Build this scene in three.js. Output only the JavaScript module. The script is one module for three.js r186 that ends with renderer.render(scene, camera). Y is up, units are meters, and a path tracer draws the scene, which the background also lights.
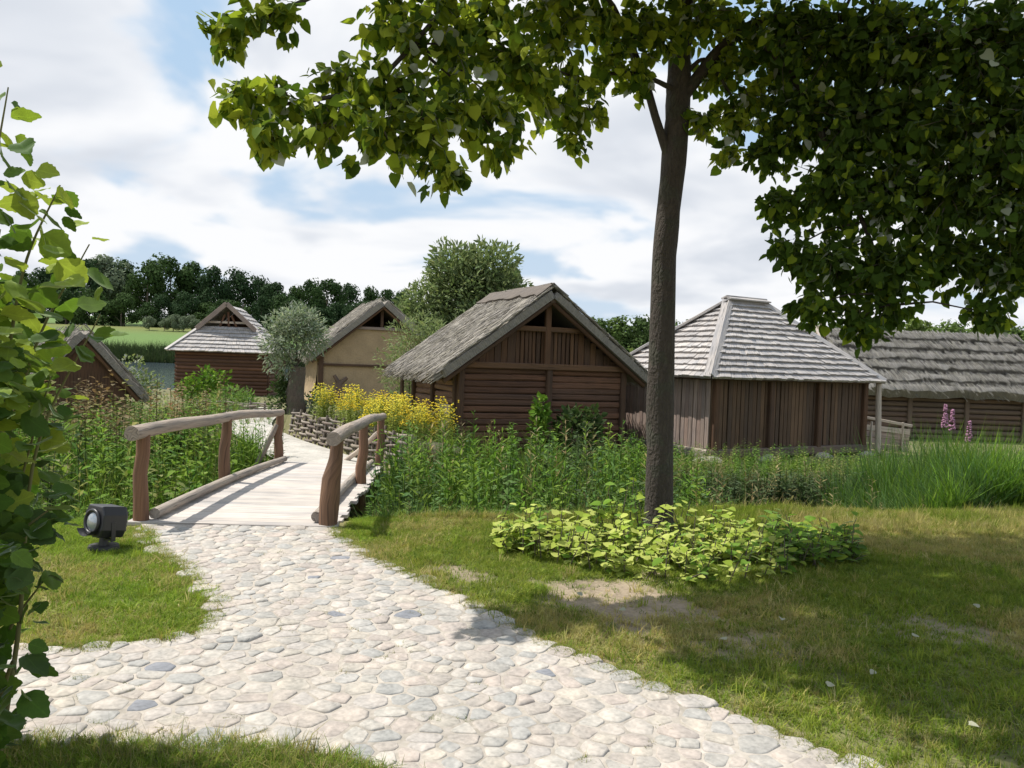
import * as THREE from 'three';
import { mergeGeometries } from 'three/addons/utils/BufferGeometryUtils.js';

// ------------------------------------------------------------ camera, sky, sun, exposure
const scene = new THREE.Scene();
const camera = new THREE.PerspectiveCamera(51.28, 1024 / 768, 0.05, 2000);
camera.position.set(0, 1.6, 0);
camera.rotateX(-1.575 * Math.PI / 180);
camera.rotateZ(2.0 * Math.PI / 180);
const renderer = new THREE.WebGLRenderer({ antialias: true });
renderer.toneMapping = THREE.LinearToneMapping;
renderer.toneMappingExposure = 1.2;
renderer.shadowMap.enabled = true;
const SUN = new THREE.Vector3(-0.47, 0.87, -0.31).normalize();
const sun = new THREE.DirectionalLight(new THREE.Color().setRGB(1, 0.95, 0.86), 5);
sun.position.copy(SUN).multiplyScalar(60); sun.target.position.set(0, 0, -10);
sun.castShadow = true; sun.shadow.radius = 1; sun.shadow.mapSize.set(4096, 4096);
Object.assign(sun.shadow.camera, { left: -30, right: 30, top: 30, bottom: -30, near: 1, far: 150 });
scene.add(sun, sun.target);

// ------------------------------------------------------------ random numbers and noise
function rng(a) { return () => { a = (a + 0x6D2B79F5) | 0; let t = Math.imul(a ^ (a >>> 15), 1 | a); t = (t + Math.imul(t ^ (t >>> 7), 61 | t)) ^ t; return ((t ^ (t >>> 14)) >>> 0) / 4294967296; }; }
const R = rng(20240607);
const ran = (a, b) => a + (b - a) * R();
const pick = (a) => a[Math.floor(R() * a.length)];
const clamp = (x, a = 0, b = 1) => Math.min(b, Math.max(a, x));
const sm = (a, b, x) => { const t = clamp((x - a) / (b - a)); return t * t * (3 - 2 * t); };
const mix = (a, b, t) => a + (b - a) * t;
const HS = new Float32Array(65536); { const r = rng(99); for (let i = 0; i < 65536; i++) HS[i] = r(); }
const h2 = (x, y, p) => { if (p) { x = ((x % p) + p) % p; y = ((y % p) + p) % p; } return HS[((x * 7919) ^ (y * 104729) ^ ((x * y) * 31)) & 65535]; };
function vn(x, y, p = 0) {
  const i = Math.floor(x), j = Math.floor(y); let f = x - i, g = y - j; f = f * f * (3 - 2 * f); g = g * g * (3 - 2 * g);
  const a = h2(i, j, p), b = h2(i + 1, j, p), c = h2(i, j + 1, p), d = h2(i + 1, j + 1, p);
  return a + (b - a) * f + (c - a) * g + (a - b - c + d) * f * g;
}
function fbm(x, y, o = 4, p = 0) { let s = 0, a = 0.5, n = 0; for (let k = 0; k < o; k++) { s += a * vn(x, y, p); n += a; a *= 0.5; x = x * 2 + 17; y = y * 2 + 17; if (p) { x -= 17; y -= 17; p *= 2; } } return s / n; }

// sky: broken bright cloud over pale blue air, the same all round
{
  const TURN = 0.36, W = 3072, H = 1536, d = new Float32Array(W * H * 4);
  for (let j = 0; j < H; j++) {
    const el = ((j + 0.5) / H - 0.5) * Math.PI, y = Math.sin(el), c = Math.cos(el);
    for (let i = 0; i < W; i++) {
      const k = (j * W + i) * 4; let r, g, b;
      if (y > 0) {
        const az = ((i + 0.5) / W - 0.5) * 2 * Math.PI, x = c * Math.cos(az + TURN), z = c * Math.sin(az + TURN);
        const q = 1 / (y + 0.16), u = x * q * 1.5 + 20.3, v = z * q * 1.5 + 4.1;
        const w1 = fbm(u * 0.9 + 40, v * 0.9, 2) - 0.5;
        const n = fbm(u + w1 * 0.6, v + w1 * 0.6, 7), m = fbm(u * 1.5 + 71 + w1, v * 1.5 + 13, 5);
        const cov = sm(0.33, 0.475, n), thick = sm(0.46, 0.74, n * 0.4 + m * 0.6);
        const hz = Math.pow(1 - y, 5);
        const br = mix(0.50, 0.78, hz), bg = mix(0.72, 0.88, hz), bb = mix(0.98, 0.98, hz);
        const ct = mix(1.13, 0.80, thick), cr = ct, cg = ct * mix(1.0, 1.05, thick), cb = ct * mix(1.01, 1.14, thick);
        r = mix(br, cr, cov * 0.95); g = mix(bg, cg, cov * 0.95); b = mix(bb, cb, cov * 0.95);
      } else { r = 0.3; g = 0.32; b = 0.3; }
      d[k] = r * 0.74; d[k + 1] = g * 0.74; d[k + 2] = b * 0.74; d[k + 3] = 1;
    }
  }
  const t = new THREE.DataTexture(d, W, H, THREE.RGBAFormat, THREE.FloatType);
  t.mapping = THREE.EquirectangularReflectionMapping; t.magFilter = t.minFilter = THREE.LinearFilter; t.needsUpdate = true;
  scene.background = t; scene.environment = t;
}

// ------------------------------------------------------------ textures and materials
const enc = (c) => Math.round(255 * clamp(c <= 0.0031308 ? c * 12.92 : 1.055 * Math.pow(c, 1 / 2.4) - 0.055));
function tex(w, h, sx, sy, fn, data) {          // sx, sy: size of one repeat in metres; fn(u, v) -> [r, g, b] in linear values
  const d = new Uint8Array(w * h * 4);
  for (let j = 0; j < h; j++) for (let i = 0; i < w; i++) {
    const c = fn((i + 0.5) / w, (j + 0.5) / h), k = (j * w + i) * 4;
    for (let n = 0; n < 3; n++) d[k + n] = data ? Math.round(255 * clamp(c[n])) : enc(c[n]);
    d[k + 3] = 255;
  }
  const t = new THREE.DataTexture(d, w, h); t.wrapS = t.wrapT = THREE.RepeatWrapping; t.magFilter = THREE.LinearFilter; t.minFilter = THREE.LinearMipmapLinearFilter; t.generateMipmaps = true;
  if (!data) t.colorSpace = THREE.SRGBColorSpace;
  t.repeat.set(1 / sx, 1 / sy); t.needsUpdate = true; return t;
}
const woodF = (u, v) => { const w = fbm(u * 6, v * 6, 2, 6) * 0.5; const g = fbm(u * 48 + w, v * 6, 4, 6); const f = fbm(u * 96, v * 12 , 3, 12); const crack = sm(0.66, 0.74, fbm(u * 32 + w, v * 4 + 5, 3, 4)); return { g: 0.55 * g + 0.45 * f, crack, w }; };
const woodT = tex(512, 512, 0.6, 2.4, (u, v) => { const o = woodF(u, v), t = (0.62 + 0.62 * (o.g - 0.2)) * (1 - 0.45 * o.crack); const k = fbm(u * 4 , v * 4, 3, 4); const w = 0.72 + 0.55 * k; return [t * w * (0.94 + 0.12 * k), t * w * 0.97, t * w * (1.06 - 0.16 * k)]; });
const woodB = tex(512, 512, 0.6, 2.4, (u, v) => { const o = woodF(u, v), t = o.g * (1 - 0.6 * o.crack); return [t, t, t]; }, true);
const thatchF = (u, v) => 0.5 * fbm(u * 128, v * 8, 3, 8) + 0.5 * fbm(u * 64, v * 16, 3, 16);
const thatchT = tex(512, 512, 1.6, 1.6, (u, v) => { const t = 0.45 + 0.75 * thatchF(u, v), k = fbm(u * 5, v * 5, 4, 5); return [t * (0.85 + 0.25 * k), t * (0.86 + 0.22 * k), t * (0.9 + 0.1 * k)]; });
const thatchB = tex(512, 512, 1.6, 1.6, (u, v) => { const t = thatchF(u, v); return [t, t, t]; }, true);
const stoneT = tex(512, 512, 1.1, 1.1, (u, v) => { const a = fbm(u * 70, v * 70, 3, 70), b = fbm(u * 9, v * 9, 4, 9); const t = 0.5 + 0.5 * b + 0.45 * (a - 0.5); return [t * (1 + 0.08 * (b - 0.5)), t, t * (1 - 0.06 * (b - 0.5))]; });
const stoneB = tex(512, 512, 1.1, 1.1, (u, v) => { const t = 0.5 * fbm(u * 60, v * 60, 3, 60) + 0.5 * fbm(u * 14, v * 14, 3, 14); return [t, t, t]; }, true);
const soilT = tex(512, 512, 2.3, 2.3, (u, v) => { const a = fbm(u * 90, v * 90, 3, 90), b = fbm(u * 8, v * 8, 5, 8); const t = 0.5 + 0.45 * b + 0.35 * (a - 0.5); return [t, t * 0.99, t * (0.94 + 0.08 * a)]; });
const soilB = tex(512, 512, 2.3, 2.3, (u, v) => { const t = 0.5 * fbm(u * 80, v * 80, 3, 80) + 0.5 * fbm(u * 20, v * 20, 3, 20); return [t, t, t]; }, true);
const barkF = (u, v) => { const w = fbm(u * 8, v * 8, 3, 8); return 0.6 * Math.abs(fbm(u * 24 + w * 2, v * 5, 4, 5) - 0.5) * 2.4 + 0.4 * fbm(u * 40, v * 40, 3, 40); };
const barkT = tex(512, 512, 0.8, 0.8, (u, v) => { const f = barkF(u, v), k = fbm(u * 6, v * 6, 4, 6), t = 0.4 + 0.55 * f; const l = sm(0.56, 0.66, k); return [t * (1 - 0.05 * l), t * (0.96 + 0.1 * l), t * 0.92]; });
const barkB = tex(512, 512, 0.8, 0.8, (u, v) => { const t = barkF(u, v); return [t, t, t]; }, true);
const daubT = tex(512, 512, 2.6, 2.6, (u, v) => { const a = fbm(u * 6, v * 6, 5, 6), b = fbm(u * 60, v * 60, 3, 60); const t = 0.68 + 0.3 * a + 0.14 * (b - 0.5); return [t, t * 0.99, t * 0.97]; });
const rippleB = tex(512, 512, 9, 4, (u, v) => { const t = 0.6 * fbm(u * 20, v * 20, 4, 20) + 0.4 * fbm(u * 60, v * 60, 2, 60); return [t, t, t]; }, true);

const col = (r, g, b) => new THREE.Color().setRGB(r, g, b);
const std = (c, o = {}) => new THREE.MeshStandardMaterial({ color: col(...c), roughness: 0.9, ...o });
const wood = (r, g, b, bump = 0.006) => std([r, g, b], { map: woodT, bumpMap: woodB, bumpScale: bump, roughness: 0.85 });
const leafMat = (r, g, b, tr = 0.42) => new THREE.MeshPhysicalMaterial({ color: col(r, g, b), roughness: 0.93, transmission: tr, thickness: 0, side: THREE.DoubleSide, specularIntensity: 0.22 });
const plantMat = leafMat(1, 1, 1, 0.42);                     // copies carry their own colour
const M = {
  deck: [wood(0.558, 0.522, 0.477), wood(0.522, 0.486, 0.441), wood(0.594, 0.558, 0.513), wood(0.486, 0.459, 0.423)],
  rail: wood(0.36, 0.305, 0.25), post: [wood(0.22, 0.12, 0.07), wood(0.19, 0.11, 0.065), wood(0.24, 0.135, 0.08)], railEnd: wood(0.24, 0.19, 0.15),
  toe: wood(0.36, 0.32, 0.27), dark: wood(0.16, 0.11, 0.078), under: wood(0.16, 0.12, 0.09),
  brown: [wood(0.128, 0.066, 0.032), wood(0.106, 0.056, 0.029), wood(0.153, 0.083, 0.041), wood(0.093, 0.053, 0.031)],
  log: [wood(0.147, 0.073, 0.041), wood(0.113, 0.056, 0.032), wood(0.176, 0.089, 0.051), wood(0.128, 0.070, 0.044)],
  board: [wood(0.127, 0.078, 0.044), wood(0.107, 0.066, 0.038), wood(0.148, 0.092, 0.052), wood(0.094, 0.061, 0.039)],
  greyBoard: [wood(0.36, 0.29, 0.25), wood(0.31, 0.25, 0.215), wood(0.40, 0.32, 0.275), wood(0.33, 0.25, 0.21)],
  pale: wood(0.55, 0.48, 0.40), shingle: [wood(0.47, 0.455, 0.44, 0.01), wood(0.42, 0.405, 0.39, 0.01), wood(0.51, 0.495, 0.475, 0.01)],
  thatch: std([0.27, 0.245, 0.215], { map: thatchT, bumpMap: thatchB, bumpScale: 0.03 }), thatchPale: std([0.215, 0.205, 0.19], { map: thatchT, bumpMap: thatchB, bumpScale: 0.03 }),
  straw: std([1, 1, 1]),
  daub: std([0.42, 0.31, 0.19], { map: daubT, bumpMap: soilB, bumpScale: 0.02 }), paleStone: std([0.48, 0.44, 0.39], { map: stoneT, bumpMap: stoneB, bumpScale: 0.01 }),
  bed: std([0.50, 0.455, 0.40], { map: soilT, bumpMap: soilB, bumpScale: 0.01 }), gravel: std([0.56, 0.53, 0.48], { map: soilT, bumpMap: soilB, bumpScale: 0.015 }),
  bark: std([0.085, 0.07, 0.058], { map: barkT, bumpMap: barkB, bumpScale: 0.02 }), twig: std([0.12, 0.10, 0.075]), willowBark: std([0.20, 0.16, 0.13], { map: barkT, bumpMap: barkB, bumpScale: 0.03 }),
  withy: [wood(0.266, 0.231, 0.189), wood(0.224, 0.196, 0.161), wood(0.308, 0.273, 0.224), wood(0.196, 0.161, 0.133)],
};
const stoneCols = [[0.46, 0.425, 0.385], [0.50, 0.47, 0.425], [0.465, 0.415, 0.37], [0.42, 0.40, 0.37], [0.50, 0.455, 0.395], [0.455, 0.40, 0.36], [0.41, 0.40, 0.38], [0.49, 0.45, 0.415], [0.24, 0.25, 0.28]];
M.stone = stoneCols.map((c) => std(c, { map: stoneT, bumpMap: stoneB, bumpScale: 0.004, roughness: 0.8 }));

// ------------------------------------------------------------ helpers
const V = (x, y, z) => new THREE.Vector3(x, y, z);
const UPV = V(0, 1, 0);
const taken = {};
const numbered = (n) => { const k = taken[n] = (taken[n] ?? -1) + 1; return k ? `${n}_${String(k).padStart(3, '0')}` : n; };
const join = (g) => (Array.isArray(g) ? (g.length === 1 ? g[0] : mergeGeometries(g)) : g);
function mesh(name, g, m, parent) { const o = new THREE.Mesh(join(g), m); o.name = name; o.castShadow = o.receiveShadow = true; if (parent) parent.add(o); return o; }
function tag(o, label, category, group, kind) { o.userData = { label, category }; if (group) o.userData.group = group; if (kind) o.userData.kind = kind; return o; }
function thing(name, label, category, pos = [0, 0, 0], turn = 0, group) { const o = new THREE.Group(); o.name = numbered(name); o.position.set(...pos); o.rotation.y = turn; tag(o, label, category, group); scene.add(o); return o; }
function struct(name, g, m) { const o = mesh(name, g, m, scene); o.userData.kind = 'structure'; return o; }
function copyOf(o, name, label, group) { const c = o.clone(); c.name = numbered(name); c.userData = { ...o.userData, label }; if (group) c.userData.group = group; scene.add(c); return c; }
function inst(name, g, m, places, parent, meta) {             // places: [Matrix4, Color]
  const o = new THREE.InstancedMesh(g, m, places.length); o.name = name; o.castShadow = o.receiveShadow = true;
  places.forEach(([mat, c], i) => { o.setMatrixAt(i, mat); if (c) o.setColorAt(i, c); });
  o.userData = { ...(meta || {}), kind: 'stuff' }; (parent || scene).add(o); return o;
}
function geo(p, uv, idx) { const g = new THREE.BufferGeometry(); g.setAttribute('position', new THREE.Float32BufferAttribute(p, 3)); g.setAttribute('uv', new THREE.Float32BufferAttribute(uv, 2)); g.setIndex(idx); g.computeVertexNormals(); return g; }
// a sawn board or beam from a to b, w wide along side, h thick; slightly chamfered; v runs along the grain
function beam(a, b, w, h, side = UPV, o = {}) {
  const d = b.clone().sub(a), L = d.length(); d.normalize();
  let s = side.clone().addScaledVector(d, -side.dot(d)).normalize(); const n = d.clone().cross(s);
  const c = Math.min(w, h) * (o.ch ?? 0.14), p = [], uv = [], idx = [], u0 = R() * 7, v0 = R() * 7, sl = o.slant || 0;
  const ring = [[-w / 2 + c, -h / 2], [w / 2 - c, -h / 2], [w / 2, -h / 2 + c], [w / 2, h / 2 - c], [w / 2 - c, h / 2], [-w / 2 + c, h / 2], [-w / 2, h / 2 - c], [-w / 2, -h / 2 + c]];
  const per = [0, w, w + h * 0.2, w + h, w + h * 1.2, 2 * w + h, 2 * w + h * 1.2, 2 * w + 2 * h, 2 * w + 2.2 * h];
  const warp = o.warp || 0, S = warp ? 3 : 1;
  for (let t = 0; t <= S; t++) for (let k = 0; k <= 8; k++) {
    const [x, y] = ring[k % 8], f = t / S, e = t === S ? x * sl : 0;
    const q = a.clone().addScaledVector(d, f * L + e).addScaledVector(s, x + warp * Math.sin(f * 3.1 + u0)).addScaledVector(n, y + warp * Math.cos(f * 4 + v0) * 0.6);
    p.push(q.x, q.y, q.z); uv.push(u0 + per[k], v0 + f * L);
  }
  for (let t = 0; t < S; t++) for (let k = 0; k < 8; k++) { const i = t * 9 + k; idx.push(i, i + 1, i + 9, i + 1, i + 10, i + 9); }
  for (const t of [0, S]) { const i0 = p.length / 3; for (let k = 0; k < 8; k++) { const j = (t * 9 + k) * 3; p.push(p[j], p[j + 1], p[j + 2]); uv.push(u0 + ring[k][0], v0 + ring[k][1]); } for (let k = 1; k < 7; k++) t ? idx.push(i0, i0 + k, i0 + k + 1) : idx.push(i0, i0 + k + 1, i0 + k); }
  return finish(p, uv, idx);
}
function finish(p, uv, idx) { const g = geo(p, uv, idx).toNonIndexed(); g.computeVertexNormals(); return g; }
// a round pole along points, radii per point, with a little lumpiness
function pole(pts, rad, seg = 9, lump = 0.06, caps = true) {
  const p = [], uv = [], idx = [], n = pts.length, u0 = R() * 9, v0 = R() * 9, ph = R() * 99; let prev = null, len = 0;
  for (let i = 0; i < n; i++) {
    const d = pts[Math.min(n - 1, i + 1)].clone().sub(pts[Math.max(0, i - 1)]).normalize();
    let s = prev ? prev.clone().addScaledVector(d, -prev.dot(d)) : (Math.abs(d.y) > 0.9 ? V(1, 0, 0) : V(0, 1, 0)).addScaledVector(d, -(Math.abs(d.y) > 0.9 ? d.x : d.y));
    s.normalize(); prev = s; const b = d.clone().cross(s); if (i) len += pts[i].distanceTo(pts[i - 1]);
    for (let k = 0; k <= seg; k++) {
      const a = (k % seg) / seg * 6.28318, r = rad[i] * (1 + lump * (2 * vn(Math.cos(a) * 1.7 + ph + 5, Math.sin(a) * 1.7 + i * 0.7 + 5) - 1));
      const q = pts[i].clone().addScaledVector(s, Math.cos(a) * r).addScaledVector(b, Math.sin(a) * r);
      p.push(q.x, q.y, q.z); uv.push(u0 + k / seg * 6.28 * rad[i], v0 + len);
    }
  }
  const w = seg + 1;
  for (let i = 0; i < n - 1; i++) for (let k = 0; k < seg; k++) { const a = i * w + k; idx.push(a, a + w, a + 1, a + 1, a + w, a + w + 1); }
  const g = geo(p, uv, idx);
  { const nn = g.attributes.normal; for (let i = 0; i < n; i++) { const a = i * w, b = a + seg; const v = V(nn.getX(a) + nn.getX(b), nn.getY(a) + nn.getY(b), nn.getZ(a) + nn.getZ(b)).normalize(); nn.setXYZ(a, v.x, v.y, v.z); nn.setXYZ(b, v.x, v.y, v.z); } }
  if (!caps) return g;
  const parts = [g];
  for (const i of [0, n - 1]) {
    const c = pts[i], P = [c.x, c.y, c.z], U = [u0, v0], I = [];
    for (let k = 0; k < seg; k++) { const j = (i * w + k) * 3; P.push(p[j], p[j + 1], p[j + 2]); U.push(u0 + Math.cos(k) * rad[i], v0 + Math.sin(k) * rad[i]); const a = 1 + k, b = 1 + (k + 1) % seg; i ? I.push(0, a, b) : I.push(0, b, a); }
    parts.push(geo(P, U, I));
  }
  return mergeGeometries(parts);
}
function curve(pts, n) { const c = new THREE.CatmullRomCurve3(pts); return c.getPoints(n); }
const rads = (n, a, b, pw = 1) => Array.from({ length: n + 1 }, (_, i) => mix(a, b, Math.pow(i / n, pw)));
const lerp3 = (a, b, t) => a.clone().lerp(b, t);

// ------------------------------------------------------------ terrain
function lineI(pts, x) { if (x <= pts[0][0]) return pts[0][1]; for (let i = 1; i < pts.length; i++) if (x < pts[i][0]) return mix(pts[i - 1][1], pts[i][1], (x - pts[i - 1][0]) / (pts[i][0] - pts[i - 1][0])); return pts[pts.length - 1][1]; }
const zNear = (x) => lineI([[-12, -7.0], [-5, -7.1], [-3.3, -7.25], [-1.7, -7.6], [0, -8.1], [2, -8.75], [4.6, -9.3], [9, -9.7], [30, -10]], x) + 0.12 * Math.sin(x * 1.7);
const zFar = (x) => -13.3 - 0.15 * Math.sin(x * 1.1 + 1);
const RV = [V(-1.75, 0, -13.75), V(-3.3, 0, -15.75), V(-5.2, 0, -18.8)];      // foot of the woven bank edging
function bankSide(x, z) {                                                        // signed distance: > 0 on the flower side
  let best = 1e9, sg = 0;
  for (let i = 0; i < 2; i++) { const a = RV[i], b = RV[i + 1], dx = b.x - a.x, dz = b.z - a.z, L = dx * dx + dz * dz, t = clamp(((x - a.x) * dx + (z - a.z) * dz) / L), px = a.x + dx * t - x, pz = a.z + dz * t - z, d = Math.hypot(px, pz); if (d < best) { best = d; sg = (dx * (z - a.z) - dz * (x - a.x)) < 0 ? -1 : 1; } }
  return best * sg;
}
function H(x, z) {
  if (z > 0) return 0;
  const a = zNear(x), b = zFar(x);
  let y = 0;
  if (z < a) y = -1.15 * sm(a, a - 1.5, z);
  if (z < b + 0.9) y = mix(y, -0.35, sm(b + 0.9, b, z));
  if (z < -13) { const d = bankSide(x, z); if (d > 0 && d < 2.2) y += 0.5 * sm(2.1, 0.5, d) * sm(0.02, 0.12, d); }
  if (z < -40) y = mix(y, -2.2, sm(-40, -52, z));
  if (z < -176) y = mix(y, 1.2, sm(-176, -186, z));
  if (z < -190) y += 7.6 * sm(-190, -262, z) + 9 * sm(-262, -420, z);
  if (z < -14) y += 0.1 * (fbm(x * 0.3 + 50, z * 0.3 + 90, 3) - 0.5);
  else if (z > -7) y += 0.03 * (fbm(x * 0.9 + 50, z * 0.9 + 90, 2) - 0.55);
  return y;
}
// outline of the cobbled path
const PATH = [[-3.32, -7.22], [-1.58, -7.36], [-1.48, -7.05], [-1.03, -6.28], [-0.54, -5.68], [-0.02, -4.92], [0.32, -4.43], [0.62, -4.14], [1.02, -3.70], [1.47, -3.21], [2.5, -2.1], [3.4, -0.9], [1.4, -0.9], [0.5, -2.1], [-0.2, -2.85], [-0.59, -3.13], [-1.01, -3.2], [-1.42, -3.22], [-1.99, -3.15], [-4, -3.0], [-6, -2.8], [-6, -3.9], [-4, -4.0], [-2.51, -4.13], [-2.15, -4.22], [-1.72, -4.47], [-1.86, -5.11], [-2.34, -5.8], [-2.92, -6.51]];
function inPoly(x, z, P = PATH) { let c = false; for (let i = 0, j = P.length - 1; i < P.length; j = i++) { const [xi, zi] = P[i], [xj, zj] = P[j]; if ((zi > z) !== (zj > z) && x < (xj - xi) * (z - zi) / (zj - zi) + xi) c = !c; } return c; }
function edgeDist(x, z, P = PATH) { let b = 1e9; for (let i = 0, j = P.length - 1; i < P.length; j = i++) { const [ax, az] = P[j], [bx, bz] = P[i], dx = bx - ax, dz = bz - az, t = clamp(((x - ax) * dx + (z - az) * dz) / (dx * dx + dz * dz)); b = Math.min(b, Math.hypot(ax + dx * t - x, az + dz * t - z)); } return b; }
// bare earth beside the path and below the tree
function bare(x, z) {
  const e = (cx, cz, rx, rz) => 1 - sm(0.55, 1.15, Math.hypot((x - cx) / rx, (z - cz) / rz) + 2.0 * (fbm(x * 2.6 + 9, z * 2.6 + 30, 4) - 0.5));
  return Math.max(0.9 * e(0.8, -5.4, 0.6, 0.6), 0.85 * e(-0.3, -5.8, 0.5, 0.3), 0.6 * e(2.7, -5.0, 0.6, 0.3), 0.6 * e(1.3, -4.6, 0.5, 0.25), 0.7 * sm(0.16, 0.03, inPoly(x, z) ? 1 : edgeDist(x, z)) * (x > -1.4 ? 1 : 0.2));
}
{
  const axis = (near0, near1, step, far0, far1) => { const a = []; for (let v = near0; v <= near1 + 1e-6; v += step) a.push(v); let s = step; for (let v = near1; v < far1;) { s *= 1.16; v += s; a.push(v); } s = step; for (let v = near0; v > far0;) { s *= 1.16; v -= s; a.unshift(v); } return a; };
  const xs = axis(-7, 9, 0.13, -700, 700), zs = axis(-20, -2, 0.12, -800, 40), p = [], uv = [], c = [], idx = [];
  for (const z of zs) for (const x of xs) {
    p.push(x, H(x, z), z); uv.push(x, z);
    let q;
    if (z > -14) {
      const b = bare(x, z), n = fbm(x * 0.8 + 7, z * 0.8 + 70, 3), dry = sm(0.4, 0.62, n);
      q = [mix(mix(0.15, 0.27, dry), 0.27, b), mix(mix(0.15, 0.22, dry), 0.215, b), mix(mix(0.055, 0.10, dry), 0.16, b)];
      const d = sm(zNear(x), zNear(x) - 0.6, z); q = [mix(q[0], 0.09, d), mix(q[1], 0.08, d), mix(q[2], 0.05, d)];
    } else if (z > -180) { const n = fbm(x * 0.5 + 7, z * 0.5 + 70, 3); q = [mix(0.09, 0.2, n), mix(0.10, 0.18, n), mix(0.04, 0.09, n)]; }
    else { const n = fbm(x * 0.05 + 7, z * 0.05 + 70, 3), e = sm(-244, -258, z) * sm(-300, -262, z); q = [mix(mix(0.07, 0.11, n), 0.13, e), mix(mix(0.14, 0.18, n), 0.14, e), mix(0.025, 0.04, n)]; }
    c.push(...q);
  }
  const w = xs.length; for (let j = 0; j < zs.length - 1; j++) for (let i = 0; i < w - 1; i++) { const a = j * w + i; idx.push(a, a + w, a + 1, a + 1, a + w, a + w + 1); }
  const g = geo(p, uv, idx); g.setAttribute('color', new THREE.Float32BufferAttribute(c, 3));
  struct('ground', g, std([1.35, 1.35, 1.35], { map: soilT, bumpMap: soilB, bumpScale: 0.02, vertexColors: true, roughness: 1 }));
  const water = new THREE.PlaneGeometry(1200, 150, 1, 1).rotateX(-Math.PI / 2); { const u = water.attributes.uv; for (let i = 0; i < u.count; i++) u.setXY(i, u.getX(i) * 1200, u.getY(i) * 150); }
  const lake = struct('lake', water, new THREE.MeshStandardMaterial({ color: col(0.05, 0.07, 0.09), roughness: 0.1, bumpMap: rippleB, bumpScale: 0.012 })); lake.position.set(0, -1.3, -115);
}

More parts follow.
